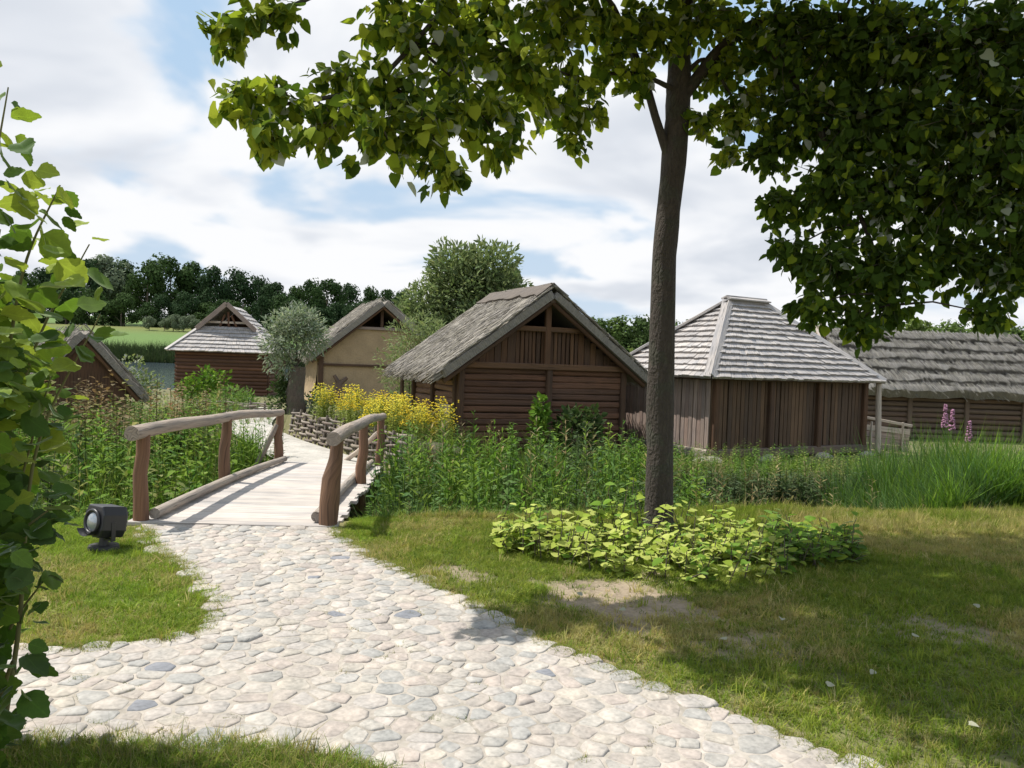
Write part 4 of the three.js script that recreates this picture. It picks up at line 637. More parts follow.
// leafy bush at the left edge
{
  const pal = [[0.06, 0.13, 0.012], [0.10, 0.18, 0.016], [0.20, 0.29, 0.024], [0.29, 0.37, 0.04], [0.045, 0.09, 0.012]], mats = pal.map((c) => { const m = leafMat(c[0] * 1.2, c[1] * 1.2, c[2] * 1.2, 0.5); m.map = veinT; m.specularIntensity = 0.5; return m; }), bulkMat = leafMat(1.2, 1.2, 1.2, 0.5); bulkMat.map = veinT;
  const t = thing('leafy_bush', 'tall broad-leaved bush in the left foreground beside the cobbles', 'bush', [-1.95, 0, -2.7]), org = t.position.clone(), leaves = [], r2 = rng(123);
  const stems = [[[-1.7, 0, -2.6], [-1.62, 0.9, -2.5], [-1.52, 1.5, -2.4], [-1.42, 1.85, -2.33], [-1.31, 2.06, -2.3]], [[-1.9, 0, -2.7], [-1.75, 1.0, -2.7], [-1.55, 1.6, -2.6], [-1.33, 1.92, -2.5]], [[-1.6, 0, -2.45], [-1.5, 0.7, -2.45], [-1.42, 1.3, -2.4], [-1.24, 1.70, -2.4]], [[-1.7, 0, -2.4], [-1.55, 0.7, -2.35], [-1.46, 1.0, -2.3], [-1.31, 1.14, -2.3]], [[-1.7, 0, -2.3], [-1.58, 1.1, -2.25], [-1.46, 1.9, -2.2], [-1.40, 2.3, -2.2]], [[-1.6, 0, -2.35], [-1.48, 0.45, -2.3], [-1.36, 0.72, -2.2], [-1.3, 0.72, -2.12]], [[-2.1, 0, -2.9], [-2.0, 1.2, -2.9], [-1.8, 2.0, -2.8]], [[-2.2, 0, -2.6], [-2.1, 1.2, -2.4], [-1.9, 2.1, -2.3]], [[-1.9, 0, -3.0], [-2.05, 0.8, -3.1], [-1.95, 1.4, -3.1], [-1.85, 1.75, -3.05]], [[-1.9, 0, -2.8], [-1.75, 0.7, -2.75], [-1.66, 1.1, -2.7], [-1.5, 1.5, -2.6]], [[-1.8, 0, -2.6], [-1.7, 0.4, -2.6], [-1.58, 0.7, -2.55], [-1.46, 0.85, -2.5]]];
  for (const s of stems) {
    const pts = curve(s.map((q) => V(...q)), 24); mesh('stem', pole(pts.map((q) => q.clone().sub(org)), rads(24, 0.011, 0.002), 6, 0.1), std([0.13, 0.13, 0.05]), t);
    for (let i = 4; i <= 24; i++) for (let k = 0; k < (i > 22 ? 2 : i > 18 ? 4 : 6); k++) {
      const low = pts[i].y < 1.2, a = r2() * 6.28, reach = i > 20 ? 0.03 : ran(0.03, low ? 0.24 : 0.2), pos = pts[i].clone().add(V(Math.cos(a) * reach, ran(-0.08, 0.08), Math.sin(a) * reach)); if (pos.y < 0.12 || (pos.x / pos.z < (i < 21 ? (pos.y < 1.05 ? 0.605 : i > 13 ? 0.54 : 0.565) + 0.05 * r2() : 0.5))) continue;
      const dir = V(Math.cos(a), ran(-0.8, 0.25), Math.sin(a)); leaves.push({ pos, m: leafMatrix(pos, dir, V(ran(-0.7, 0.7), ran(0.3, 1), ran(-0.6, 0.9)), (i > 22 ? 0.05 : ran(0.05, 0.1))), c: low ? pick([4, 0, 0, 1, 1]) : pick([0, 1, 1, 2, 2, 3, 3]) });  // lower leaves picked darker, shade at the bottom painted into their colour
    }
  }
  for (let k = 0; k < 3800; k++) { const y = ran(0.15, 1.85), z = -ran(2.0, 3.3), w = 0.63 + 0.04 * sm(1.1, 0.6, y) + 0.03 * sm(1.4, 1.9, y) + 0.025 * Math.sin(y * 11), pos = V(z * (w + 0.3 * R() * R()), y, z); if (fbm(pos.y * 5 + 3, pos.z * 5 + pos.x * 4 + 40, 2) < (y > 1.15 ? 0.3 : 0.42)) continue; const a = ran(-1.2, 1.9); leaves.push({ pos, m: leafMatrix(pos, V(Math.cos(a), ran(-0.9, 0.2), Math.sin(a)), V(ran(-0.7, 0.7), ran(0.3, 1), ran(-0.6, 0.9)), ran(0.042, 0.08)), c: y < 1.2 ? pick([4, 0, 0, 1, 1]) : pick([0, 1, 1, 2, 2, 3]) }); }  // filling leaves, again darker low down to paint in the shade
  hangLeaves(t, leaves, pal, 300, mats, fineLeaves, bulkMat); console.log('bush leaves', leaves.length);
}

// ------------------------------------------------------------ herbs and grasses
function bladeTuft(n, spread, bend, w, seg = 3, r2 = R) {
  const p = [], uv = [], idx = [];
  for (let b = 0; b < n; b++) {
    const a = r2() * 6.2832, d = V(Math.cos(a), 0, Math.sin(a)), s = V(-d.z, 0, d.x), ox = (r2() - 0.5) * spread * 2, oz = (r2() - 0.5) * spread * 2, h = 0.55 + 0.45 * r2(), bd = bend * (0.4 + r2()), o = p.length / 3;
    for (let i = 0; i <= seg; i++) { const f = i / seg, q = V(ox, h * f * (1 - 0.25 * bd * f * f), oz).addScaledVector(d, bd * f * f * h), ww = w * (1 - f * 0.9) * 0.5 * (0.7 + 0.6 * r2()); if (i < seg) for (const k of [-1, 1]) { p.push(q.x + s.x * ww * k, q.y, q.z + s.z * ww * k); uv.push(k, f); } else { p.push(q.x, q.y, q.z); uv.push(0, 1); } }
    for (let i = 0; i < seg - 1; i++) { const q = o + i * 2; idx.push(q, q + 1, q + 2, q + 1, q + 3, q + 2); } const q = o + (seg - 1) * 2; idx.push(q, q + 1, q + 2);
  }
  return geo(p, uv, idx);
}
function herbGeo(n, len, leaf, upT = 0.15, droop = 0.1, r2 = R) {
  const gs = [pole([V(0, 0, 0), V(0.02, 0.5, 0.01), V(0, 1, 0)], [0.008, 0.006, 0.003], 3, 0, false)];
  for (let i = 0; i < n; i++) { const f = 0.12 + 0.88 * (i + r2() * 0.6) / n, a = i * 2.4 + r2(), d = V(Math.cos(a), upT + ran(-0.3, 0.4) - droop, Math.sin(a)), g = leaf.clone(); g.applyMatrix4(leafMatrix(V(0.02 * Math.sin(f * 3), f, 0), d, V(Math.cos(a) * -0.4, 1, Math.sin(a) * -0.4), len * (1.15 - 0.6 * f) * ran(0.7, 1.2))); gs.push(g); }
  return mergeGeometries(gs);
}
const grassTufts = [bladeTuft(11, 0.5, 0.9, 0.09, 2), bladeTuft(9, 0.6, 1.3, 0.10, 2), bladeTuft(13, 0.45, 0.6, 0.08, 2)];
const tall = [bladeTuft(14, 0.07, 0.35, 0.022, 4), bladeTuft(12, 0.08, 0.55, 0.026, 4), bladeTuft(10, 0.06, 0.2, 0.02, 4)];
const herbs = [herbGeo(18, 0.19, ovalLeaf, 0.1), herbGeo(22, 0.15, ovalLeaf, 0.25), herbGeo(26, 0.2, narrowLeaf, 0.5)];
const qy = new THREE.Quaternion(), eul = new THREE.Euler();
function put(x, y, z, sx, sy, tilt = 0.12) { return new THREE.Matrix4().compose(V(x, y, z), qy.setFromEuler(eul.set(ran(-tilt, tilt), ran(0, 6.28), ran(-tilt, tilt))), V(sx, sy, sx)); }
const vary = (c, k = 0.25) => { const f = ran(1 - k, 1 + k); return col(c[0] * f * ran(0.92, 1.08), c[1] * f, c[2] * f * ran(0.8, 1.2)); };
const bridgeR = (z) => -1.55 - 0.08 * clamp((-7.3 - z) / 6) * 6, bridgeL = (z) => -3.45 - 0.08 * clamp((-7.2 - z) / 6.2) * 6.2;
{ // lawn
  const g = [[], [], []];
  for (let i = 0; i < 150000; i++) {
    const z = -2.5 - 7.4 * Math.sqrt(R()), x = z * ran(-0.74, 0.74); if (z < zNear(x) - 0.25) continue;
    if (z < -7.1 && x > -3.5 && x < -1.5) continue;
    const on = inPoly(x, z), e = edgeDist(x, z); if (on && (e > 0.05 || R() < 0.6)) continue;
    const b = bare(x, z); if (R() < b * 1.02) continue;
    const left = x < -1.2 && z < -3.6, n = fbm(x * 0.8 + 7, z * 0.8 + 70, 3), n2 = fbm(x * 4 + 20, z * 4 + 5, 2), dry = clamp(sm(0.38, 0.64, n) * 0.75 + (n2 - 0.5) * 0.7 - (left ? 0.25 : 0));
    if (R() > 0.55 + 0.45 * n2) continue;
    const tuft = R() < 0.04, s = ran(0.035, 0.06) * (tuft ? 1.5 : 1), h = (ran(0.02, 0.05) + 0.035 * n2 + (z > -3.3 ? 0.03 : 0)) * (tuft ? 1.8 : 1) * (z < -8 ? 1.9 : 1);
    const c = R() < dry ? pick([[0.42, 0.37, 0.12], [0.35, 0.33, 0.10], [0.46, 0.40, 0.16]]) : pick(left ? [[0.20, 0.31, 0.022], [0.26, 0.35, 0.035], [0.15, 0.25, 0.02], [0.30, 0.36, 0.05]] : [[0.17, 0.25, 0.02], [0.24, 0.30, 0.035], [0.13, 0.20, 0.018], [0.28, 0.32, 0.05]]);
    g[i % 3].push([put(x, H(x, z) - 0.004, z, s * 1.2, h, 0.2), vary(c)]);
  }
  const extra = (x, z, h, c) => g[Math.floor(R() * 3)].push([put(x, H(x, z) - 0.004, z, ran(0.04, 0.07), h, 0.25), vary(c)]);
  for (let i = 0; i < 9000; i++) { const x = ran(-2.6, -0.2), z = ran(-3.2, -2.5); if (!inPoly(x, z)) extra(x, z, ran(0.03, 0.085), pick([[0.20, 0.31, 0.03], [0.15, 0.25, 0.02], [0.27, 0.33, 0.05], [0.36, 0.33, 0.12]])); }
  for (let k = 0; k < PATH.length; k++) { const [ax, az] = PATH[k], [bx, bz] = PATH[(k + 1) % PATH.length]; if (k < 1 || (k > 10 && k < 13)) continue; const L = Math.hypot(bx - ax, bz - az); for (let i = 0; i < L * 420; i++) { const t = R(), x = mix(ax, bx, t) + ran(-0.07, 0.07), z = mix(az, bz, t) + ran(-0.07, 0.07); if (fbm(x * 3 + 3, z * 3 + 20, 2) < 0.4) continue; extra(x, z, ran(0.025, 0.06), pick([[0.18, 0.26, 0.025], [0.26, 0.29, 0.05], [0.38, 0.33, 0.13]])); } }
  console.log('grass', g.map((a) => a.length));
  g.forEach((a, k) => inst(numbered('lawn_grass'), grassTufts[k], plantMat, a, null, { label: ['short mown lawn grass either side of the cobbled path', 'dry curling lawn grass mixed through the lawn', 'upright fine lawn grass mixed through the lawn'][k], category: 'grass' }));
}
{ // tufts in the joints of the cobbles
  const a = []; for (let i = 0; i < 900; i++) { const x = ran(-3, 2.4), z = ran(-7.1, -2.8); if (!inPoly(x, z) || fbm(x * 1.7 + 4, z * 1.7 + 11, 3) < 0.56) continue; if (R() < 0.6) continue; for (let k = 0; k < 4; k++) a.push([put(x + ran(-0.04, 0.04), 0.006, z + ran(-0.03, 0.03), 0.03, ran(0.015, 0.035), 0.3), vary(pick([[0.16, 0.2, 0.04], [0.24, 0.23, 0.07]]))]); }
  inst('joint_grass', grassTufts[1], plantMat, a, null, { label: 'tiny grass tufts growing in the joints of the cobbles', category: 'grass' });
}
{ // thin seeding stalks along the near edge of the cobbles
  const a = []; for (let i = 0; i < 120; i++) { const x = ran(-2.3, -0.6), z = -3.12 + ran(-0.05, 0.12); a.push([put(x, H(x, z), z, 0.35, ran(0.08, 0.2), 0.2), vary([0.2, 0.2, 0.09])]); }
  inst('grass_stalks', bladeTuft(3, 0.03, 0.25, 0.008, 3), plantMat, a, null, { label: 'thin seeding grass stalks at the near edge of the cobbles', category: 'grass' });
}
function sow(name, label, n, where, top, kinds, colors, sx = 1, geos = [...tall, ...herbs]) {
  const out = geos.map(() => []);
  for (let i = 0; i < n; i++) { const q = where(); if (!q) continue; const [x, z] = q, y = H(x, z), h = top(x, z) - y; if (h < 0.08) continue; const k = pick(kinds), hh = h * ran(0.5, 1.12); out[k].push([put(x, y - 0.02, z, clamp(hh, 0.35, 1.15) * sx, hh), vary(colors[Math.floor(clamp((fbm(x * 1.9 + 31, z * 1.9 + 57, 3) - 0.25) * 2 + ran(-0.22, 0.22), 0, 0.999) * colors.length)])]); }
  out.forEach((a, k) => { if (a.length) inst(numbered(name), geos[k], plantMat, a, null, { label: label + ['', ' (mixed blades)', ' (stiff blades)', ' (broad leaves)', ' (small leaves)', ' (narrow leaves)'][k].replace(/[()]/g, ''), category: 'plants' }); });
}
const G1 = [[0.10, 0.20, 0.018], [0.14, 0.25, 0.022], [0.07, 0.155, 0.016], [0.18, 0.28, 0.03]], G2 = [[0.10, 0.19, 0.05], [0.14, 0.23, 0.06], [0.08, 0.16, 0.04]], GD = [[0.05, 0.09, 0.022], [0.07, 0.11, 0.03]], GY = [[0.2, 0.23, 0.06], [0.24, 0.24, 0.08]];
sow('ditch_weeds', 'tall lush weeds and grasses in the ditch before the log hut', 2300, () => { const x = ran(-1.9, 2.9), z = ran(zFar(x), zNear(x) - 0.05); return x > bridgeR(z) + 0.1 ? [x, z] : null; }, (x, z) => mix(0.16, 0.62, sm(-8.0, -11.5, z)) * (x > 1.8 ? mix(1, 0.25, sm(1.6, 2.6, x)) : 1) + 0.2 * (fbm(x * 1.4 + 3, z * 1.4 + 60, 2) - 0.5), [0, 1, 2, 5, 4, 1, 5, 0, 1], [...G1, ...G1, ...G2, ...GD]);
sow('dry_stalks', 'bent straw-coloured dead stalks among the ditch weeds', 260, () => { const x = ran(-1.4, 5.5), z = ran(zFar(x), zNear(x) - 0.1); return [x, z]; }, (x, z) => mix(0.2, 0.7, sm(-8.2, -11.5, z)) * (x > 2 ? 0.4 : 1), [0, 1, 5], [[0.36, 0.31, 0.15], [0.28, 0.22, 0.1], [0.22, 0.2, 0.08]], 0.8);
sow('ditch_undergrowth', 'dark low undergrowth along the ditch edge behind the lime tree', 1900, () => { const x = ran(2.3, 6.2); return [x, ran(zFar(x) - 0.3, zNear(x) - 0.5)]; }, (x, z) => (z < -12.2 ? 0.0 : -0.45), [0, 1, 3, 4, 5], GD);
sow('bank_herbs', 'sunlit green herbs on the bank before the shingled house', 1300, () => { const x = ran(1.6, 9); const z = ran(-16.4, -13.2); return z > -16.6 + (x - 4) * -0.55 || x < 4 ? [x, z] : null; }, (x, z) => 0.12 + 0.25 * (fbm(x * 1.4, z * 1.4 + 60, 2) - 0.4), [0, 1, 3, 4, 4, 5], [...G1, ...GY]);
sow('reeds', 'dense tall green reeds at the right edge of the ditch', 2600, () => { const x = ran(4.9, 9.5); return [x, ran(-12.6, zNear(x) - 0.35)]; }, (x, z) => mix(0.2, 1.15, sm(4.7, 6.1, x)) * mix(0.72, 1, sm(-9.4, -10.8, z)) + 0.35 * (fbm(x * 1.6 + 8, z * 1.6 + 60, 2) - 0.5), [0, 1, 2, 0, 1], [...G2, ...G1], 1.1);
sow('left_weeds', 'bright green nettles and grasses in the ditch left of the footbridge', 2400, () => { const x = ran(-9.5, -3.4), z = ran(zFar(x) - 1, zNear(x) + 0.05); return x < bridgeL(z) - 0.1 ? [x, z] : null; }, (x, z) => mix(0.3, 0.58, sm(-7.2, -10, z)) * mix(1, 0.75, sm(-5.2, -3.8, x)) + 0.3 * (fbm(x * 1.2 + 9, z * 1.2 + 60, 2) - 0.5), [0, 1, 2, 3, 4, 5, 5, 0, 1], [...G1, ...G1, ...GY, ...GD]);
sow('brown_stems', 'brown seeding dock stems rising behind the left handrail', 150, () => [ran(-9.2, -5.6), ran(-16, -13.2)], (x, z) => 0.85 + 0.25 * Math.sin(x * 3), [3, 4, 5], [[0.22, 0.15, 0.07], [0.26, 0.19, 0.09], [0.17, 0.14, 0.06], [0.2, 0.2, 0.06]]);
sow('village_grass', 'rough grass on the village ground between the huts', 5200, () => { const x = ran(-16, 14), z = -13.4 - 22 * R(); const L = -4.6 - (z + 15) * -0.45, Rr = -2.6 - (z + 14.5) * -0.5; if (x > L - 0.7 && x < Rr + 0.2) return null; return [x, z]; }, (x, z) => H(x, z) + ran(0.12, 0.32), [0, 1, 2, 4], [...G1, ...GY]);
sow('shrub_layer', 'leafy green growth on the slope left of the far path', 700, () => [ran(-14, -6.3) , ran(-24, -15)], (x, z) => 0.25 + 0.5 * (fbm(x * 0.8, z * 0.8 + 60, 2)) - (x > -7.5 ? 0.35 : 0), [3, 4, 5, 1], [...G1, ...GY, ...G2]);
{ // far reed belt
  const a = []; for (let i = 0; i < 5000; i++) { const x = ran(-190, 40), z = ran(-184, -177); a.push([put(x, H(x, z) - 0.2, z, 5, ran(3.2, 4.6), 0.06), vary(pick([[0.03, 0.055, 0.018], [0.045, 0.07, 0.022]]))]); }
  inst('far_reed_belt', tall[0], plantMat, a, null, { label: 'dark belt of reeds along the far lake shore', category: 'reeds' });
}
// yellow flowering plants on the bank
{
  const petal = new THREE.SphereGeometry(0.015, 5, 3).scale(1, 0.55, 1), protos = [], yel = [std([0.70, 0.56, 0.02]), std([0.66, 0.48, 0.02]), std([0.70, 0.60, 0.05])], lm = leafMat(0.24, 0.30, 0.045);
  const spots = []; const r2 = rng(9); for (let k = 0; k < 2400 && spots.length < 54; k++) { const x = -4.55 + 3.4 * r2(), z = -19.6 + 5.6 * r2(), d = bankSide(x, z); if (d < 0.03 || d > 1.8) continue; if (spots.some((s) => Math.hypot(s[0] - x, s[1] - z) < 0.21)) continue; spots.push([x, z]); }
  const label = 'bushy plant with massed small yellow flower heads on the bank beside the bridge end';
  for (let v = 0; v < 3; v++) {
    const t = v ? new THREE.Group() : thing('yellow_flower_plant', label, 'flower', [0, 0, 0], 0, 'yellow flowers on the bank');
    const st = [], fl = []; for (let i = 0; i < 9; i++) { const a = ran(0, 6.28), r = ran(0.02, 0.22), h = ran(0.45, 0.8), g = herbGeo(18, 0.22, narrowLeaf, 0.4); g.scale(h, h, h).translate(Math.cos(a) * r, 0, Math.sin(a) * r); st.push(g); for (let k = 0; k < 12; k++) fl.push(petal.clone().scale(ran(0.8, 1.6), ran(0.8, 1.4), ran(0.8, 1.6)).translate(Math.cos(a) * r + ran(-0.09, 0.09), h * ran(0.75, 1.08), Math.sin(a) * r + ran(-0.09, 0.09))); }
    mesh('leafy_stems', st, lm, t); mesh('flower_heads', fl, yel[v], t).userData.kind = 'stuff'; protos.push(t);
  }
  spots.forEach(([x, z], i) => { let t; if (i === 0) t = protos[0]; else { t = protos[i % 3].clone(); t.name = numbered('yellow_flower_plant'); tag(t, label, 'flower', 'yellow flowers on the bank'); scene.add(t); } t.position.set(x, H(x, z) - 0.02, z); t.rotation.y = ran(0, 6.28); const s = ran(0.75, 1.1); t.scale.set(s, s, s); });
}
// pink flower spikes in the reeds
[[6.3, -11.6, 1.2, 'tallest pink flower spike standing in the reeds'], [6.46, -11.7, 1.14, 'middle pink flower spike standing in the reeds'], [6.6, -11.5, 0.98, 'shortest pink flower spike at the right in the reeds']].forEach(([x, z, top, label]) => {
  const y = H(x, z), h = top - y, t = thing('loosestrife', label, 'flower', [x, y, z], 0, 'pink flower spikes'); mesh('leafy_stem', herbGeo(20, 0.09, narrowLeaf, 0.4).scale(1, h * 0.85, 1), leafMat(0.12, 0.19, 0.05), t);
  const f = []; for (let i = 0; i < 70; i++) { const u = R(), a = ran(0, 6.28), r = 0.04 * (1.1 - u * 0.8); f.push(new THREE.SphereGeometry(0.014, 5, 3).translate(Math.cos(a) * r, h * 0.86 + u * h * 0.14, Math.sin(a) * r)); } mesh('flower_spike', f, std([0.34, 0.17, 0.26]), t).userData.kind = 'stuff';
});

// ------------------------------------------------------------ trees and shrubs of the village
function leafyCrown(name, label, cat, pos, trunk, lobes, n, size, leaf, palette, group, bark = M.willowBark) {
  const t = thing(name, label, cat, pos, 0, group);
  if (trunk) { mesh('trunk', pole(curve(trunk.pts.map((q) => V(...q)), 12), rads(12, trunk.r0, trunk.r1), 12, 0.16), bark, t); }
  const b = trunk ? V(...trunk.pts[trunk.pts.length - 1]) : V(0, 0, 0); lobes.forEach(([x, y, z, r]) => mesh('branch', pole([b.clone(), lerp3(b, V(x, y, z), 0.5).add(V(0, 0.1 * r, 0)), V(x, y, z)], [0.05 * r, 0.035 * r, 0.015 * r], 5, 0.1, false), bark, t));
  const a = [], tot = lobes.reduce((s, l) => s + l[3] ** 2, 0);
  for (const [x, y, z, r, ry = r] of lobes) for (let i = 0, m = n * r * r / tot; i < m; i++) { const d = rdir(), f = Math.pow(R(), 0.45), k = r * (0.8 + 0.45 * vn(d.x * 2.2 + x + 30, d.z * 2.2 + d.y * 3 + 30)), q = V(x + d.x * k * f, y + d.y * ry / r * k * f, z + d.z * k * f); if (q.y + pos[1] < H(pos[0] + q.x, pos[2] + q.z) + 0.02) continue; const dir = d.clone().multiplyScalar(0.8).add(rdir().multiplyScalar(0.7)).add(V(0, 0.1, 0)); a.push([leafMatrix(q, dir, rdir().add(V(0, 0.6, 0)), size * ran(0.6, 1.3)), vary(pick(palette), 0.3)]); }
  inst('crown', leaf, plantMat, a, t); return t;
}
const silver = [[0.30, 0.35, 0.24], [0.37, 0.41, 0.30], [0.24, 0.30, 0.18], [0.17, 0.23, 0.11]], paleG = [[0.24, 0.29, 0.12], [0.28, 0.33, 0.15], [0.18, 0.24, 0.08]];
leafyCrown('pollard_willow', 'pollard willow with thick trunk and round silvery crown before the clay-walled hut', 'tree', [-6.5, -0.36, -24], { pts: [[0.06, -0.1, 0], [0, 0.7, 0], [0.03, 1.6, 0]], r0: 0.3, r1: 0.24 }, [[0, 2.55, 0, 0.75, 0.8], [-0.55, 2.3, 0.1, 0.5], [0.5, 2.45, 0, 0.5], [0, 3.0, 0.1, 0.5], [-0.4, 2.85, 0, 0.45], [0.35, 2.9, 0, 0.42], [-0.75, 1.85, 0, 0.3, 0.45], [-0.25, 1.7, 0.2, 0.35, 0.45]], 4400, 0.17, narrowLeaf, silver);
leafyCrown('ivy_bush', 'dark leafy bush against the foot of the pollard willow', 'bush', [-6.95, -0.36, -24.1], null, [[0, 0.6, 0, 0.35, 0.7], [0.1, 1.0, 0, 0.28, 0.5]], 500, 0.13, ovalLeaf, GD);
leafyCrown('ivy_bush', 'small dark bush right of the pollard willow trunk', 'bush', [-5.95, -0.36, -24.2], null, [[0, 0.4, 0, 0.3, 0.5]], 300, 0.12, ovalLeaf, [...GD, ...silver]);
leafyCrown('pale_willow_bush', 'tall pale yellow-green willow bush left of the thatched log hut', 'bush', [-3.15, -0.36, -24.6], null, [[0, 2.4, 0, 0.75, 0.85], [-0.35, 1.6, 0, 0.65, 0.8], [0.5, 1.8, 0, 0.7, 1.0], [0.35, 2.9, 0, 0.5], [0.1, 0.9, 0, 0.7, 0.9], [0.75, 2.7, 0, 0.5]], 3600, 0.16, narrowLeaf, paleG);
leafyCrown('round_bush', 'bright green rounded bush before the small shingled hut', 'bush', [-10.6, -0.36, -27.5], null, [[0, 0.7, 0, 0.6, 0.75], [0.4, 0.9, 0, 0.45], [-0.4, 0.6, 0, 0.45]], 900, 0.15, ovalLeaf, G1);
leafyCrown('fine_grass_clump', 'feathery bright green clump right of the rounded bush', 'plant', [-9.1, -0.36, -26], null, [[0, 0.35, 0, 0.55, 0.5], [0.45, 0.3, 0, 0.4, 0.42], [-0.4, 0.25, 0, 0.4, 0.4]], 1500, 0.17, narrowLeaf, [[0.16, 0.27, 0.05], [0.2, 0.3, 0.07], [0.12, 0.22, 0.04]]);
leafyCrown('pale_flower_bush', 'loose whitish flowering bush left of the small shingled hut', 'bush', [-12.4, -0.36, -26], null, [[0, 1.0, 0, 0.6, 0.8], [-0.5, 0.9, 0.1, 0.5], [0.5, 0.7, 0, 0.5]], 900, 0.13, ovalLeaf, [[0.3, 0.32, 0.24], [0.18, 0.24, 0.08], [0.22, 0.27, 0.1]]);
leafyCrown('hop_plant', 'upright leafy plant climbing before the front of the thatched log hut', 'plant', [0.55, -0.36, -15.5], null, [[0, 0.5, 0, 0.2, 0.6], [0.02, 1.05, 0, 0.14, 0.3]], 330, 0.13, ovalLeaf, G1);
leafyCrown('elder_bush', 'dark leafy bush against the front wall of the thatched log hut', 'bush', [1.25, -0.36, -15.7], null, [[0, 0.55, 0, 0.42, 0.6], [0.3, 0.75, 0, 0.25, 0.4]], 700, 0.14, ovalLeaf, GD);
leafyCrown('willow_tree', 'rounded grey-green willow tree behind the huts', 'tree', [-3.6, -1.6, -62], { pts: [[0, -0.4, 0], [0.1, 2.5, 0], [0, 5, 0]], r0: 0.45, r1: 0.3 }, [[0, 8, 0, 3.2], [-2.8, 7, 0, 2.4], [2.6, 7.8, 0, 2.6], [-1, 10.2, 0, 2.2], [1.6, 10.2, 0, 2.3], [3.6, 6.4, 0, 1.9], [-4.4, 5.6, 0.4, 2], [0, 5, 1, 2.8], [-2.4, 4, 1, 2.2], [3, 4.2, 1, 2.4]], 26000, 0.46, leafShape(0.36, false, 0.04, 0.15), [[0.19, 0.25, 0.09], [0.23, 0.28, 0.11], [0.14, 0.19, 0.065]]);
leafyCrown('lakeside_bush', 'yellow-green bush showing between the log hut and the shingled house', 'bush', [3.6, -0.4, -27], null, [[0, 1.5, 0, 0.9, 1.0], [0.8, 1.3, 0, 0.7]], 900, 0.2, ovalLeaf, [[0.17, 0.22, 0.05], [0.2, 0.25, 0.06]]);

